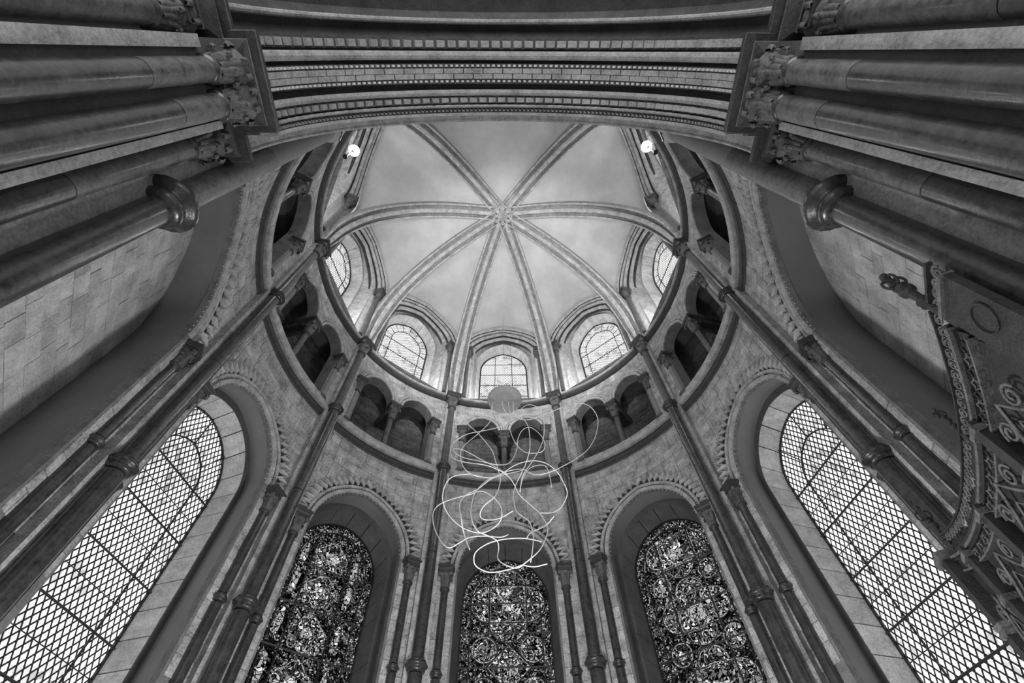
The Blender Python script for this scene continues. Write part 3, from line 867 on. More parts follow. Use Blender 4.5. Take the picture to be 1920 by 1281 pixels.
def clere_bay(nm, c, hw, kind):
    X = RC * sin(rad(hw)); k = min(1.1, hw / 19.3)
    A, zs, h = .98 * k, 14.5, 1.33
    top = lambda x: celltop(max(-1, min(1, math.degrees(math.asin(max(-1, min(1, x / RC)))) / hw)), 1.0) + .04
    wl = wall_sheet('wall_%s_clerestory' % nm, -X, X, 12.0, 17, SCl, 'mould', None, c, [(0, min(A + .33, X - .02), zs, h + .33, 12.0)], top=lambda x: max(12.02, top(x)), back=.20, kind='structure')
    for s in (-1, 1):
        xo = s * min(A + .34, X - .01); xi = s * A
        mk('jamb_nook', *grid([[(xo, SCl(xo), 12.0), (xo, SCl(xo), zs + .02)], [(xo, SCl(xo) + .16, 12.0), (xo, SCl(xo) + .16, zs + .02)], [(xi, SCl(xi) + .22, 12.0), (xi, SCl(xi) + .22, zs + .02)], [(xi, SCl(xi) + .36, 12.0), (xi, SCl(xi) + .36, zs + .02)]]), 'splay', wl)
    B = 4.60; P0 = apath(A, zs, h, 12.0); P1 = apath(.92, 14.75, 1.32, 12.0)
    mk('reveal', *ribbon(P0, lambda x: SCl(x) + .19, P1, flat(B)), 'ashlar', wl, smooth=True)
    YG = 4.97; AG, zg, hg = .78, 14.85, 1.0
    P2 = apath(.86, 14.8, 1.16, 12.0); P3 = apath(AG, zg, hg, 12.0)
    mk('back_face', *ribbon(P1, flat(B), P2, flat(B - .003)), 'mould', wl)
    mk('splay_core', *ribbon([(x * 1.02, z + .02) for x, z in P2], flat(B), [(x * 1.02, z + .02) for x, z in P3], flat(YG)), 'mortar', wl)
    voussoirs(wl, P2, flat(B), P3, flat(YG), 30, 'splay', 'splay_stone')
    mk('sill', *grid([[(-.95, 3.98, 12.07), (.95, 3.98, 12.07)], [(-.95, 5.0, 12.3), (.95, 5.0, 12.3)]]), 'ashlar', wl)
    win = mk('window_%d' % (10 + IDX[nm]), *grid([[(x * 1.03, YG - .03, z + .012) for x, z in P3], [(x * .95, YG - .03, z - .03) for x, z in P3], [(x * .95, YG + .04, z - .03) for x, z in P3]]), 'iron', None, c, kind='structure')
    tp = lambda x: archz(x, AG, zg, hg)
    xe = [-AG, -.28, .28, AG] if nm == 'east' else [-AG, -AG + .26, AG - .26, AG]
    zb = [12.2, 12.8, 13.4, 13.98, 14.56, 15.8]
    cells(win, lambda r: xe, zb, flat(YG), 'clear2', high=lambda x: tp(x) - .004, proud=.001, g=0, name='pane', thick=.01, k=6)
    if kind == 'blind' : return
    lattice(win, lambda x, z: z < tp(x) - .01, -AG, AG, 12.2, 15.8, YG - .014, .085, .10, .006)
    for z in zb[1:-1]: iron(win, [(-AG, z), (AG, z)], YG - .03, .013)
    if nm == 'east':
        for x in xe[1:-1]: iron(win, [(x, 12.2), (x, tp(x))], YG - .03, .012)
        iron(win, [(-AG, 15.15), (AG, 15.15)], YG - .03, .010)
    else:
        iron(win, apath(AG - .26, zg - .1, .62, 12.2, n=8, legs=2), YG - .03, .013)
        Q = resample(apath(AG - .26, zg - .1, .62, n=8), 8); Q2 = resample(apath(AG, zg, hg, n=20), 8)
        for i in range(0, 9, 1): iron(win, [Q[i], Q2[i]], YG - .03, .008)
def clere_trim(nm, c, hw, kind):
    k = min(1.1, hw / 19.3); A, zs, h = .98 * k, 14.5, 1.33
    gw = {'east': 'middle', 'northeast': 'left centre', 'southeast': 'right centre', 'north': 'left', 'south': 'right', 'northwest': 'far left', 'southwest': 'far right'}[nm]
    arch = thing('clerestory_arch', 'pale arch of stepped rolls framing the %s high window under the vault' % gw, 'arch', c, (0, SCl(0), zs), 'high window arches')
    P = apath(A, zs, h, n=36)
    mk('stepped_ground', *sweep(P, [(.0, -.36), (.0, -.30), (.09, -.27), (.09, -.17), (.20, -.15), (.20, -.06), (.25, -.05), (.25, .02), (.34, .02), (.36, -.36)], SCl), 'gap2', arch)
    mk('inner_roll', *sweep(P, circ(.045, -.23, .055), SCl), 'mould', arch, smooth=True)
    mk('middle_roll', *sweep(P, circ(.145, -.11, .052), SCl), 'mould', arch, smooth=True)
    mk('fillet', *sweep(P, [(.20, -.06), (.20, -.02), (.235, .0), (.235, -.06)], SCl), 'mould', arch)
    mk('outer_roll', *sweep(P, circ(.295, .03, .045), SCl), 'mould', arch, smooth=True)
    for s, sd in ((-1, 'left'), (1, 'right')):
        x = s * (A + .10); y = SCl(x) - .02
        t = thing('clerestory_column', 'small dark column with curling leaf capital %s of the %s high window' % (sd, gw), 'column', c, (x, y, 12.06), 'high window columns')
        shaft(t, x, y, 12.06, 14.08, .060, 'marble2'); capital(t, x, y, 14.08, .062, .42, .15)
for b in BAYS: clere_bay(*b); clere_trim(*b)

# ribs
ANG = [-B4, -B3, -B2, -B1, B1, B2, B3, B4]
RIBW = ['rising to the upper left of the boss', 'running level to the left of the boss', 'falling to the left capital below the boss', 'left of the two steep ones below the boss',
        'right of the two steep ones below the boss', 'falling to the right capital below the boss', 'running level to the right of the boss', 'rising to the upper right of the boss']
def rib(a, wd):
    t = thing('vault_rib', 'moulded stone vault rib ' + wd, 'rib', a, (0, 4.05, 12.0), 'ribs of the vault')
    C = [Vector((0, r, z)) for r, z in RP[:-1]] + [Vector((0, .20, 15.95))]
    C = catmull(C, 4)
    def sw(prof, name, mat, smooth=True):
        rings = []
        for i, p in enumerate(C):
            q = C[min(i + 1, len(C) - 1)] - C[max(i - 1, 0)]; q.normalize()
            n = Vector((0, -q.z, q.y))            # towards the room (down/in)
            if n.z > 0 and q.y < 0: n = -n
            n = Vector((0, q.z, -q.y)) if Vector((0, q.z, -q.y)).dot(Vector((0, -p.y, 8 - p.z))) > 0 else Vector((0, -q.z, q.y))
            f = 1.0
            if p.z < 13: f = .62 + .38 * max(0, (p.z - 12.0))
            rings.append([tuple(p + Vector((1, 0, 0)) * w_ * f + n * d_) for w_, d_ in prof])
        V, F = grid(rings, True, True); return mk(name, V, F, mat, t, smooth=smooth)
    sw([(-.215, -.16), (-.215, .0), (-.19, .015), (-.17, .0), (-.165, -.05), (-.10, -.06), (-.04, -.04), (.04, -.04), (.10, -.06), (.165, -.05), (.17, 0), (.19, .015), (.215, .0), (.215, -.16)], 'rib_body', 'arch', False)
    sw([(.065 * sin(t_), .03 + .055 * cos(t_)) for t_ in [2 * pi * i / 10 for i in range(10)]], 'centre_roll', 'mould')
    for s in (-1, 1):
        sw([(s * .185 + .027 * sin(t_), .012 + .027 * cos(t_)) for t_ in [2 * pi * i / 6 for i in range(6)]], 'side_roll', 'mould')
    # dog-tooth beads in the hollows
    parts = []; Ls = [0]
    for i in range(1, len(C)): Ls.append(Ls[-1] + (C[i] - C[i - 1]).length)
    m = int(Ls[-1] / .085); k = 0
    for j in range(1, m):
        s_ = Ls[-1] * j / m
        while Ls[k + 1] < s_: k += 1
        p = C[k].lerp(C[k + 1], (s_ - Ls[k]) / (Ls[k + 1] - Ls[k]))
        for s in (-1, 1):
            x, y, z = p.x + s * .112, p.y, p.z; r = .022
            q = (C[k + 1] - C[k]).normalized(); n = Vector((0, q.z, -q.y))
            if n.dot(Vector((0, -p.y, 8 - p.z))) < 0: n = -n
            y -= n.y * .03; z -= n.z * .03
            parts.append(([(x - r, y, z), (x + r, y, z), (x, y, z - r), (x, y, z + r), (x, y - r, z), (x, y + r, z)],
                          [(0, 2, 4), (2, 1, 4), (1, 3, 4), (3, 0, 4), (2, 0, 5), (1, 2, 5), (3, 1, 5), (0, 3, 5)]))
    mk('dogtooth', *join(parts), 'ashlar', t, kind='stuff')
for a, wd in zip(ANG, RIBW): rib(a, wd)

# boss ------------------------------------------------------------------------
t = thing('vault_boss', 'round carved foliage boss where all the vault ribs meet', 'boss', 0, (0, 0, 16.0))
mk('boss_body', *lathe([(.30, 16.0), (.31, 15.9), (.27, 15.84), (.20, 15.82), (.16, 15.80), (.10, 15.79), (.02, 15.78)], 24), 'mould', t, smooth=True)
mk('boss_ring', *tube([(.13 * cos(i * pi / 12), .13 * sin(i * pi / 12), 15.79) for i in range(24)], .02, 6, True), 'ashlar', t, smooth=True)
for i in range(16):
    an = 2 * pi * i / 16
    V, F = lathe([(.0, -.045), (.03, -.035), (.045, 0), (.03, .03), (0, .04)], 8, .27 * cos(an), .27 * sin(an)); V = [(x, y, z + 15.83) for x, y, z in V]
    mk('boss_knob', V, F, 'ashlar', t, smooth=True)
for i in range(8):
    an = 2 * pi * (i + .5) / 8
    put('leaf', LEAF_A, t, (.16 * cos(an), .16 * sin(an), 15.80), (.05, .08, -.04), an - pi / 2)
for i in range(6):
    an = 2 * pi * i / 6
    V, F = lathe([(.0, -.03), (.025, -.02), (.03, 0), (.0, .02)], 8, .065 * cos(an), .065 * sin(an)); V = [(x, y, z + 15.77) for x, y, z in V]
    mk('boss_berry', V, F, 'ashlar', t, smooth=True)

# entrance arch -----------------------------------------------------------------
def arch_xz(A, zs, h, n=60, legs=None):
    return apath(A, zs, h, legs, n=n)
def band(parent, name, P, prof, mat, smooth=False):
    """closed profile [(offset outward, y)] swept along an xz arch"""
    Nn = normals(P); rings = [[(x + nx * o, y, z + nz * o) for o, y in prof] for (x, z), (nx, nz) in zip(P, Nn)]
    return mk(name, *grid(rings, True, True), mat, parent, smooth=smooth)
EA, EZ, EH = 2.08, 6.30, 1.80
t = thing('entrance_arch', 'broad moulded stone arch with rows of billets spanning the top of the picture', 'arch', 0, (0, -3.95, EZ))
P = arch_xz(EA, EZ, EH, 72)
def roll(y0, y1, off, nm='roll', mat='arch', n=10):
    cy = (y0 + y1) / 2; r = abs(y1 - y0) / 2
    band(t, nm, P, [(off + r * cos(2 * pi * i / n), cy + r * sin(2 * pi * i / n)) for i in range(n)], mat, True)
def strip(y0, y1, off, nm='fillet', mat='arch'):
    band(t, nm, P, [(off, y0), (off, y1), (off + .2, y1), (off + .2, y0)], mat)
strip(-3.55, -3.52, .0, 'edge_fillet')
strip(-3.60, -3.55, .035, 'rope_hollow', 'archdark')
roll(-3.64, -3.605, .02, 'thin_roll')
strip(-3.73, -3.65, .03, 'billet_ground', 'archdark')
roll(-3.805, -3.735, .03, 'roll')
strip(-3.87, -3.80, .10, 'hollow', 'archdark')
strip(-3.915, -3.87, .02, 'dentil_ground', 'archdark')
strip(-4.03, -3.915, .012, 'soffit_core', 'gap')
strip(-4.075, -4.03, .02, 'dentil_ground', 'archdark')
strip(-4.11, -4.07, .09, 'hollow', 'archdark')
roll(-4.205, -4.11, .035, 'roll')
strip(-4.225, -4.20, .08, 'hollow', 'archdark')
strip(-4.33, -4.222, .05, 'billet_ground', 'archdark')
def blocks(y0, y1, o0, o1, pitch, duty, name, mat='arch', stuff=False, taper=0.0, slant=0.0):
    L = sum(hypot(P[i][0] - P[i - 1][0], P[i][1] - P[i - 1][1]) for i in range(1, len(P)))
    m = int(L / pitch); Q = resample(P, m * 4); Nn = normals(Q); parts = []
    for j in range(m):
        i0 = 4 * j; i1 = min(4 * m, i0 + max(1, round(4 * duty)))
        V = []
        for i in (i0, i1):
            x, z = Q[i]; nx, nz = Nn[i]; tp = taper if i == i1 else 0
            sh = slant if i == i1 else 0
            for o, y in ((o1, y0 + sh), (o0 + tp, y0 + .006 + sh), (o0 + tp, y1 - .006 + sh), (o1, y1 + sh)):
                V.append((x + nx * o, y, z + nz * o))
        F = [(0, 1, 5, 4), (1, 2, 6, 5), (2, 3, 7, 6), (3, 2, 1, 0), (4, 5, 6, 7), (3, 0, 4, 7)]
        if stuff: parts.append((V, F))
        else: mk(name, V, F, mat, t)
    if stuff: mk(name, *join(parts), mat, t, kind='stuff')
blocks(-3.72, -3.66, -.012, .06, .115, .75, 'billet', taper=.03)
blocks(-4.31, -4.235, .0, .08, .125, .7, 'billet', taper=.035)
blocks(-3.908, -3.878, -.005, .03, .062, .5, 'dentil', 'teeth', True)
blocks(-4.068, -4.038, -.005, .03, .062, .5, 'dentil', 'teeth', True)
blocks(-3.592, -3.572, .008, .05, .05, .5, 'rope_twist', 'arch', True, slant=.016)
blocks(-3.572, -3.555, .008, .05, .05, .5, 'rope_twist', 'arch', True, slant=-.012)
# soffit stones between the dentil rows
m = 26; Q = resample(P, m * 4); Nn = normals(Q)
for j in range(m):
    for (ya, yb_) in ((-4.028, -3.975), (-3.970, -3.918)):
        dj = 0 if ya < -4 else 2
        V = []
        idx = [min(4 * m, 4 * j + dj + i) for i in range(5)]
        if idx[0] == idx[-1]: continue
        for ii, i in enumerate(idx):
            x, z = Q[i]; nx, nz = Nn[i]
            tx, tz = nz, -nx; e = .006 if ii == 0 else (-.006 if ii == 4 else 0)
            for o, y in ((.05, ya), (.0, ya), (.0, yb_), (.05, yb_)):
                V.append((x + nx * o + tx * e, y, z + nz * o + tz * e))
        F = []
        for i in range(4):
            q = 4 * i; s = q + 4
            F += [(q, q + 1, s + 1, s), (q + 1, q + 2, s + 2, s + 1), (q + 2, q + 3, s + 3, s + 2)]
        F += [(3, 2, 1, 0), (16, 17, 18, 19)]
        mk('soffit_stone', V, F, 'arch', t)
# core over the soffit
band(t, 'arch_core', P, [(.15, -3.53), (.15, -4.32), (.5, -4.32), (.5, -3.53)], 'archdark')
# eastern plain order
t2 = thing('outer_arch_order', 'plain pale order of the entrance arch, edging the view of the vault', 'arch', 0, (0, -3.4, 6.5))
P2 = arch_xz(2.50, 6.62, 2.62, 72, 6.3)
band(t2, 'plain_order', P2, [(0, -3.33), (0, -3.60), (.35, -3.60), (.35, -3.33)], 'mould')
band(t2, 'edge_roll', P2, [(.01 + .022 * cos(i * pi / 4), -3.345 + .022 * sin(i * pi / 4)) for i in range(8)], 'mould', True)
# western orders (above and behind the viewer)
t3 = thing('rear_arch_order', 'dark smooth arch order along the top edge of the picture', 'arch', 0, (0, -4.6, 6.5))
P3 = arch_xz(2.34, 6.40, 2.3, 72)
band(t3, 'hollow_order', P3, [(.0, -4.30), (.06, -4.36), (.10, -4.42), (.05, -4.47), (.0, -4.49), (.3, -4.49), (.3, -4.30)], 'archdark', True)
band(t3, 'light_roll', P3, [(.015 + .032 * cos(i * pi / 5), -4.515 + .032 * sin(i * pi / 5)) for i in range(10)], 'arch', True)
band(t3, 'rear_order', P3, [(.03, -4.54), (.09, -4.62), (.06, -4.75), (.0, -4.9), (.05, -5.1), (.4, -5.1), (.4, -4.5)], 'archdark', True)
# west wall above the entrance arch
wall_sheet('wall_west', -2.75, 2.75, 6.4, 16.2, flat(-3.42), 'ashlar', None, 0, [(0, 2.66, 6.62, 2.75, 6.4)], back=-.12, n=12, kind='structure')

def moulded_slab(parent, x0, x1, y0, y1, z0, z1, name='abacus', mat='abacus', inn=.20):
    """rectangular abacus with stepped hollow moulding below (inset grows downward)"""
    H = z1 - z0
    prof = [(inn * 1.0, 0), (inn * .90, .0), (inn * .86, .05), (inn * .86, .14), (inn * .97, .15), (inn * .97, .30), (inn * .74, .33), (inn * .70, .52), (inn * .36, .62), (inn * .32, .66), (inn * .32, .72), (inn * .46, .73), (inn * .46, .80), (.0, .82), (0, 1), (.1, 1)]
    rings = []
    for i_, f in prof:
        z = z0 + H * f; a = i_ if x0 < x1 else i_
        rings.append([(x0 + i_, y0 + i_, z), (x1 - i_, y0 + i_, z), (x1 - i_, y1 - i_, z), (x0 + i_, y1 - i_, z)])
    ab_ = mk(name, *grid(rings, True, True), mat, parent)
    for i_, f, r_ in ((inn * .97, .16, .010), (inn * .72, .34, .012), (inn * .33, .68, .012), (.004, .84, .010)):
        z = z0 + H * f
        mk('fillet', *tube([(x0 + i_, y0 + i_, z), (x1 - i_, y0 + i_, z), (x1 - i_, y1 - i_, z), (x0 + i_, y1 - i_, z)], r_, 4, True), 'capital', ab_)
    return ab_
for s, wd in ((-1, 'left'), (1, 'right')):
    pr = thing('clustered_pier', 'clustered entrance pier with polished dark shafts, %s edge of the picture' % wd, 'pier', 0, (s * 2.6, -3.95, 0), 'piers of the entrance arch')
    def bx(a, b, y0, y1, z0, z1): return box(min(s * a, s * b), max(s * a, s * b), y0, y1, z0, z1)
    mk('pier_core', *bx(2.30, 3.2, -4.28, -3.68, 0, 8.4), 'band', pr)
    # corner fillets flanking the paired shafts
    mk('pale_fillet', *bx(2.26, 2.5, -3.715, -3.655, 0, 5.76), 'arch', pr)
    mk('pale_fillet', *bx(2.26, 2.5, -4.30, -4.215, 0, 5.76), 'arch', pr)
    mk('pier_core', *bx(2.62, 3.2, -3.68, -3.24, 0, 9.2), 'arch', pr)
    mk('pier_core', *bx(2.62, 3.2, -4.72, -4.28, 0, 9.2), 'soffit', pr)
    for (x, y, r, zn, nm) in ((2.27, -4.07, .092, 5.76, 'front'), (2.27, -3.82, .097, 5.76, 'back'), (2.58, -3.51, .085, 5.72, 'side'), (2.58, -4.45, .11, 5.72, 'rear')):
        zj = 4.95 if nm == 'front' else (5.15 if nm == 'back' else 4.4)
        shaft(pr, s * x, y, 0, zj, r, 'marble', n=28); shaft(pr, s * x, y, zj + .012, zn - .02, r * .985, 'marble2', n=28)
        V, F = lathe([(r * .9, zn - .035), (r * 1.16, zn - .02), (r * 1.22, zn), (r * 1.12, zn + .02), (r * .9, zn + .03)], 24, s * x, y, False)
        mk('neck_ring', V, F, 'marble', pr, smooth=True, auto=False)
        bell = mk('capital', *lathe([(r * .98, zn), (r * 1.02, zn + .1), (r * 1.15, zn + .2), (r * 1.45, zn + .3), (r * 1.75, zn + .36)], 20, s * x, y), 'capital', pr, smooth=True)
        rr = random.Random(int(x * 100) + int(y * 100))
        for tier, (cnt, z_, sc, hh) in enumerate(((8, zn + .015, .070, .15), (8, zn + .05, .092, .235))):
            for i in range(cnt):
                an = 2 * pi * (i + .5 * tier) / cnt + rr.uniform(-.1, .1)
                o = put('leaf', LEAF_A, bell, (s * x - sin(an) * r * .99, y + cos(an) * r * .99, z_), (sc * rr.uniform(.85, 1.1), sc * 1.15, hh * rr.uniform(.9, 1.08)), an)
    sl = lambda a, b, y0, y1: moulded_slab(pr, min(s * a, s * b), max(s * a, s * b), y0, y1, 6.0, 6.33)
    sl(2.05, 2.9, -4.34, -3.56)
    sl(2.36, 3.1, -3.75, -3.30)
    sl(2.24, 3.1, -4.85, -4.2)
    mk('bell_block', *bx(2.24, 2.7, -4.22, -3.68, 5.9, 6.1), 'capital', pr)
    mk('bell_block', *bx(2.52, 2.7, -3.62, -3.42, 5.9, 6.1), 'capital', pr)

# ledge lamps ---------------------------------------------------------------------
for i, (p, wd) in enumerate(zip(LAMPS, ('upper left', 'upper right'))):
    ca = math.degrees(math.atan2(p[0], p[1]))
    R_ = hypot(p[0], p[1])
    t = thing('ledge_lamp', 'bright round floodlight standing on the %s clerestory ledge' % wd, 'lamp', ca, (0, R_, 12.06), 'floodlights on the ledge')
    mk('lamp_body', *lathe([(.05, 12.06), (.05, 12.09), (.02, 12.1), (.02, 12.60), (.035, 12.62), (.035, 12.67)], 16, 0, R_), 'fixture', t, smooth=True)
    V, F = lathe([(0.001, -.12), (.06, -.105), (.105, -.055), (.12, 0), (.105, .055), (.06, .105), (.001, .12)], 16, 0, R_, True)
    mk('bulb', [(x, y, z + 12.78) for x, y, z in V], F, 'bulb', t, smooth=True)

# hanging wire sculpture -------------------------------------------------------------
t = thing('wire_sculpture', 'tangle of looping pale wires hanging under a round grey disc', 'sculpture', 0, (0, .11, 7.0))
mk('disc', *lathe([(.05, 7.06), (.243, 7.05), (.25, 7.03), (.243, 7.01), (.02, 7.0)], 40, 0, .11), 'disc', t, smooth=True)
mk('suspension_cable', *tube([(0, .11, 7.05), (0, 0, 15.8)], .001, 5), 'disc', t)
WIRES = [[[-0.18,0.11,6.95],[-0.18,0.11,6.71],[-0.22,0.25,6.69],[-0.36,0.23,6.45],[-0.49,0.16,6.2],[-0.55,0.06,5.94],[-0.51,-0.01,5.64],[-0.41,-0.03,5.48],[-0.27,0.02,5.47],[-0.14,0.11,5.55],[0.03,0.2,5.69],[0.21,0.25,5.79]],[[-0.03,0.11,7.01],[-0.02,0.11,6.84],[0.06,0.17,6.75],[0.24,0.07,6.55],[0.3,-0.0,6.32],[0.31,-0.03,6.07],[0.3,0.01,5.9],[0.25,0.1,5.76],[0.19,0.19,5.68],[0.11,0.25,5.52],[0.09,0.24,5.35],[0.12,0.17,5.1],[0.24,0.07,4.89],[0.27,-0.01,4.68],[0.26,-0.03,4.52],[0.23,0.01,4.37]],[[-0.18,0.11,6.95],[-0.19,0.11,6.83],[-0.25,0.0,6.62],[-0.45,-0.03,6.6],[-0.61,0.0,6.72],[-0.6,0.08,6.69],[-0.5,0.18,6.58],[-0.35,0.24,6.44],[-0.18,0.24,6.15],[-0.12,0.18,5.87],[-0.08,0.09,5.61],[-0.06,0.0,5.39],[-0.11,-0.03,5.16],[-0.23,0.0,5.05],[-0.28,0.09,5.02],[-0.26,0.18,5.02],[-0.16,0.24,5.05],[-0.05,0.24,5.08],[0.08,0.18,5.12]],[[0.12,0.11,6.98],[0.11,0.11,6.68],[0.03,-0.01,6.39],[-0.08,0.07,6.39],[-0.31,0.17,6.43],[-0.51,0.24,6.45],[-0.66,0.25,6.33],[-0.7,0.19,6.1],[-0.64,0.1,5.86],[-0.48,0.01,5.7],[-0.28,-0.03,5.62],[-0.15,-0.01,5.59],[-0.01,0.07,5.57],[0.08,0.17,5.54],[0.16,0.24,5.4],[0.29,0.25,5.25],[0.38,0.19,5.08],[0.43,0.1,4.86],[0.41,0.01,4.67],[0.32,-0.03,4.47],[0.18,-0.0,4.36],[0.1,0.08,4.36],[-0.02,0.17,4.46],[-0.09,0.24,4.58],[-0.08,0.24,4.69],[-0.1,0.19,4.75],[-0.2,0.09,4.74],[-0.29,0.01,4.73],[-0.36,-0.03,4.85],[-0.37,-0.0,5.07],[-0.34,0.08,5.31],[-0.23,0.17,5.55],[-0.1,0.24,5.7],[0.06,0.24,5.78],[0.21,0.19,5.75],[0.31,0.09,5.58],[0.41,0.01,5.49],[0.56,-0.03,5.51],[0.7,-0.0,5.62],[0.87,0.08,5.81],[1.07,0.18,6.08],[1.23,0.24,6.41],[1.31,0.24,6.72],[1.26,0.18,6.88],[1.13,0.09,6.89],[0.9,0.01,6.78],[0.67,-0.03,6.6],[0.5,0.0,6.54],[0.34,0.08,6.55],[0.2,0.18,6.68],[0.15,0.24,6.8]],[[0.12,0.11,6.98],[0.14,0.11,6.66],[0.25,0.15,6.89],[0.37,0.23,7.06],[0.5,0.25,6.99],[0.54,0.2,6.72],[0.51,0.11,6.28],[0.44,0.02,5.96],[0.33,-0.03,5.68],[0.2,-0.01,5.46],[0.16,0.06,5.28]],[[0.05,0.11,6.98],[0.08,0.11,6.65],[0.07,0.25,6.56],[0.13,0.21,6.25],[0.24,0.13,5.99],[0.38,0.03,5.86],[0.47,-0.02,5.86],[0.49,-0.02,6.0],[0.44,0.05,6.24],[0.34,0.14,6.46],[0.24,0.22,6.5],[0.17,0.25,6.35],[0.15,0.21,6.11],[0.06,0.13,5.81],[-0.08,0.03,5.67],[-0.26,-0.02,5.67],[-0.51,-0.02,5.75],[-0.64,0.05,5.93],[-0.64,0.14,6.07],[-0.53,0.22,6.12],[-0.33,0.25,6.0],[-0.16,0.21,5.84],[0.02,0.12,5.61]],[[0.02,0.11,4.76],[-0.06,0.11,4.73],[-0.22,0.14,4.77],[-0.37,0.05,4.69],[-0.46,-0.02,4.58],[-0.56,-0.02,4.52],[-0.65,0.03,4.62],[-0.76,0.13,4.87],[-0.81,0.21,5.12],[-0.77,0.25,5.27],[-0.62,0.22,5.33],[-0.42,0.14,5.32],[-0.27,0.04,5.28],[-0.13,-0.02,5.13],[-0.05,-0.02,4.99],[-0.06,0.04,4.88],[-0.16,0.13,4.84],[-0.29,0.22,4.87],[-0.47,0.25,4.96],[-0.63,0.22,5.1],[-0.71,0.14,5.24],[-0.69,0.04,5.37],[-0.61,-0.02,5.44],[-0.44,-0.02,5.48],[-0.26,0.04,5.49]],[[0.36,0.11,4.67],[0.2,0.11,4.71],[0.01,-0.01,4.62],[-0.17,-0.03,4.56],[-0.3,0.02,4.5],[-0.32,0.11,4.45],[-0.27,0.2,4.44],[-0.15,0.25,4.43],[0.04,0.23,4.45],[0.16,0.15,4.44]],[[-0.37,0.11,4.59],[-0.44,0.11,4.78],[-0.48,0.01,4.93],[-0.51,0.1,5.16],[-0.46,0.19,5.36],[-0.33,0.25,5.5],[-0.19,0.24,5.63],[-0.05,0.17,5.66],[0.13,0.07,5.71],[0.31,-0.01,5.69],[0.47,-0.03,5.63],[0.6,0.01,5.53],[0.68,0.1,5.42],[0.71,0.19,5.35],[0.63,0.25,5.22],[0.52,0.23,5.13],[0.38,0.16,5.07]],[[0.53,0.11,5.39],[0.52,0.11,5.59],[0.49,0.18,5.79],[0.4,0.24,5.86],[0.29,0.24,5.8],[0.2,0.18,5.57],[0.16,0.08,5.3]],[[0.21,0.11,4.71],[0.26,0.11,4.78],[0.44,0.25,4.98],[0.53,0.19,5.05]],[[0.16,0.11,4.41],[0.27,0.11,4.39],[0.4,0.11,4.42]]]
for wv in WIRES:
    mk('wire_loop', *tube(catmull([tuple(q) for q in wv], 6), .0052, 6), 'wire', t, smooth=True, auto=False)

# wrought screen at the right --------------------------------------------------------
A0 = Vector((2.55, -2.90, 0)); DU = Vector((1.27 * 2.71 / 2.75, 2.43 * 2.71 / 2.75, 0)).normalized()
ang = math.atan2(DU.y, DU.x)
scr = bpy.data.objects.new('ornate_screen', None); COL.objects.link(scr)
scr.location = A0; scr.rotation_euler = (0, 0, ang); ORG[scr.name] = Vector((0, 0, 0))
tag(scr, 'dark ornate wrought screen with pinnacles and swooping top at the right edge', 'screen')
SCR[0] = True
# local: x along the screen, y away from viewer(-) , z up
def ztop(u): 
    q = (u - 1.2) / 1.25
    return 3.84 + .24 * abs(q) ** 2.2
def swoop(off, y0, y1, w, name, mat, u0=.04, u1=2.56, n=40):
    Pp = [(u0 + (u1 - u0) * i / n, ztop(u0 + (u1 - u0) * i / n) - off) for i in range(n + 1)]
    Nn = normals(Pp)
    rings = [[(x + nx * a, y, z + nz * a) for a, y in ((0, y0), (0, y1), (-w, y1), (-w, y0))] for (x, z), (nx, nz) in zip(Pp, Nn)]
    return mk(name, *grid(rings, True, True), mat, scr)
def tb(pts, r, name, mat='screen2', n=6, closed=False): return mk(name, *tube(pts, r, n, closed), mat, scr, smooth=True, auto=False)
swoop(.0, -.02, .02, .012, 'top_rail', 'screen')
swoop(.155, -.045, .03, .022, 'mould_rail', 'screen'); swoop(.185, -.06, .03, .02, 'mould_rail', 'screen2'); swoop(.215, -.05, .03, .016, 'mould_rail', 'screen')
swoop(.235, -.03, .0, .075, 'carved_band', 'screen'); swoop(.312, -.05, .02, .014, 'mould_rail', 'screen2')
swoop(.33, .0, .02, 2.6, 'back_panel', 'screen', .06, 2.64)
# pierced cresting: little openwork scrolls between top rail and mouldings
m = 34
for i in range(m):
    u = .08 + 2.42 * i / (m - 1); z = ztop(u)
    sg = 1 if i % 2 else -1
    pts = []
    for j in range(13):
        th = j / 12 * 1.5 * 2 * pi; rr_ = .040 * (1 - j / 16)
        pts.append((u + sg * rr_ * cos(th), -.0, z - .045 + rr_ * sin(th)))
    tb(pts, .0065, 'cresting_scroll')
    pts = []
    for j in range(9):
        th = j / 8 * 1.3 * 2 * pi; rr_ = .034 * (1 - j / 12)
        pts.append((u + .03 - sg * rr_ * cos(th), -.0, z - .118 + rr_ * sin(th)))
    tb(pts, .006, 'cresting_scroll', 'screen')
    tb([(u, 0, z), (u + .012, 0, z + .022), (u + .02, 0, z + .004)], .006, 'crocket', 'screen')
# rosettes in the carved bands
for row, off in ((0, .272),):
    for i in range(32):
        u = .12 + 2.3 * i / 31; z = ztop(u) - off
        pts = [(u + .036 * cos(q * 2 * pi / 10) * (1 + .3 * cos(q * pi)), -.036, z + .034 * sin(q * 2 * pi / 10) * (1 + .3 * cos(q * pi))) for q in range(10)]
        tb(pts, .0065, 'rosette', 'screen2' if (i + row) % 2 else 'screen', 5, True)
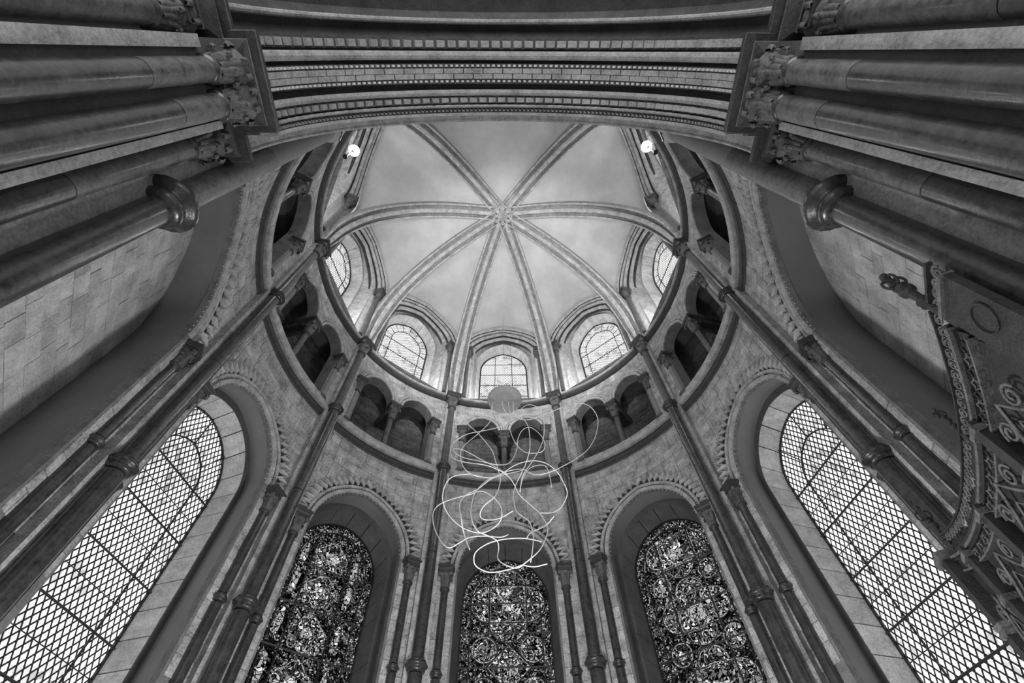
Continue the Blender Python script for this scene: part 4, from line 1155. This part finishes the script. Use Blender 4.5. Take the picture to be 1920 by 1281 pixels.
# ogee ribs and scrollwork on the panel
def scroll(u, z, r, sg, turns=1.6, y=-.05, rad_=.009):
    pts = []
    for j in range(22):
        th = j / 21 * turns * 2 * pi; rr_ = r * (1 - .75 * j / 21)
        pts.append((u + sg * rr_ * cos(th), y, z + rr_ * sin(th)))
    tb(pts, rad_, 'scroll')
rr = random.Random(5)
for u in (.68, 1.47, 2.2):
    mk('post', *box(u - .045, u + .045, -.09, .01, 0, ztop(u) - (.20 if u > .1 else .0)), 'screen', scr)
    for dz in (.28, .62, 1.1):
        mk('post_band', *box(u - .06, u + .06, -.11, .0, ztop(u) - dz, ztop(u) - dz + .04), 'screen2', scr)
for k, (ua, ub) in enumerate(((.06, .68), (.68, 1.47), (1.47, 2.2), (2.2, 2.66))):
    um = (ua + ub) / 2; hw_ = (ub - ua) / 2 - .05
    for zc in (3.27, 2.72, 2.15):
        tb([(um - hw_, -.05, zc - .28), (um - hw_ * .8, -.05, zc - .02), (um - hw_ * .35, -.05, zc + .12), (um, -.05, zc + .26), (um + hw_ * .35, -.05, zc + .12), (um + hw_ * .8, -.05, zc - .02), (um + hw_, -.05, zc - .28)], .012, 'ogee_rib')
        tb([(um - hw_ * .7, -.05, zc - .28), (um - hw_ * .5, -.05, zc - .05), (um, -.05, zc + .12), (um + hw_ * .5, -.05, zc - .05), (um + hw_ * .7, -.05, zc - .28)], .008, 'ogee_rib')
        for sg in (-1, 1):
            scroll(um + sg * hw_ * .55, zc + .17, .07, sg); scroll(um + sg * hw_ * .35, zc - .12, .085, -sg); scroll(um + sg * hw_ * .15, zc - .03, .05, sg, rad_=.007)
        for q in range(10):
            scroll(um + rr.uniform(-.5, .5) * hw_, zc - rr.uniform(0, .25), .035, 1 if q % 2 else -1, 1.2, rad_=.006)
# end post at the window side and its little arm
mk('end_post', *box(2.62, 2.74, -.1, .03, 0, 4.0), 'screen', scr)
mk('end_cap', *box(2.58, 2.78, -.13, .06, 3.96, 4.02), 'screen2', scr)
for z in (3.4, 3.0):
    mk('post_band', *lathe([(.08, z - .05), (.11, z - .03), (.09, z), (.11, z + .03), (.08, z + .05)], 8, 2.68, -.03), 'screen2', scr)
# frieze returning from the corner: pierced cresting over a dark plain panel
mk('frieze_panel', *box(-.30, .0, -.03, .02, 2.4, 3.90), 'screen', scr)
mk('frieze_rail', *box(-.30, .0, -.05, .03, 3.89, 3.915), 'screen2', scr); mk('frieze_rail', *box(-.30, .0, -.02, .02, 4.035, 4.055), 'screen', scr)
for i in range(4):
    u = -.265 + .075 * i; pts = []
    for j in range(12):
        th = j / 11 * 1.4 * 2 * pi; rr_ = .045 * (1 - j / 15); pts.append((u + (1 if i % 2 else -1) * rr_ * cos(th), 0, 3.975 + rr_ * sin(th)))
    tb(pts, .009, 'cresting_scroll')
tb([(-.17 + .085 * cos(q * pi / 10), -.04, 3.62 + .085 * sin(q * pi / 10)) for q in range(20)], .006, 'roundel', 'screen', 6, True)
# pinnacles
def pinnacle(u, z0, y=0.0, k=1.0):
    o = mk('pinnacle', *lathe([(.035 * k, z0 - .25), (.03 * k, z0), (.045 * k, z0 + .01), (.03 * k, z0 + .03), (.045 * k, z0 + .05), (.026 * k, z0 + .07), (.03 * k, z0 + .15 * k), (.048 * k, z0 + .17 * k), (.05 * k, z0 + .20 * k), (.03 * k, z0 + .22 * k), (.045 * k, z0 + .24 * k), (.018 * k, z0 + .26 * k), (.016 * k, z0 + .37 * k), (.03 * k, z0 + .39 * k), (.025 * k, z0 + .42 * k), (.002, z0 + .44 * k)], 12, u, y), 'screen', scr, smooth=True)
    for sg in (-1, 1):
        V, F = tube([(u + sg * (.014 * k + .034 * k * (1 - cos(q * pi / 8)) / 1.4), y, z0 + .31 * k + .045 * k * sin(q * pi / 8)) for q in range(16)], .009 * k, 6, True)
        mk('finial_loop', V, F, 'screen', o, smooth=True)
        V, F = tube([(u, y + sg * (.014 * k + .034 * k * (1 - cos(q * pi / 8)) / 1.4), z0 + .31 * k + .045 * k * sin(q * pi / 8)) for q in range(16)], .009 * k, 6, True)
        mk('finial_loop', V, F, 'screen', o, smooth=True)
pinnacle(-.0, 4.05); pinnacle(.95, 3.86, 0, .55); pinnacle(2.53, 4.03, 0, .9)
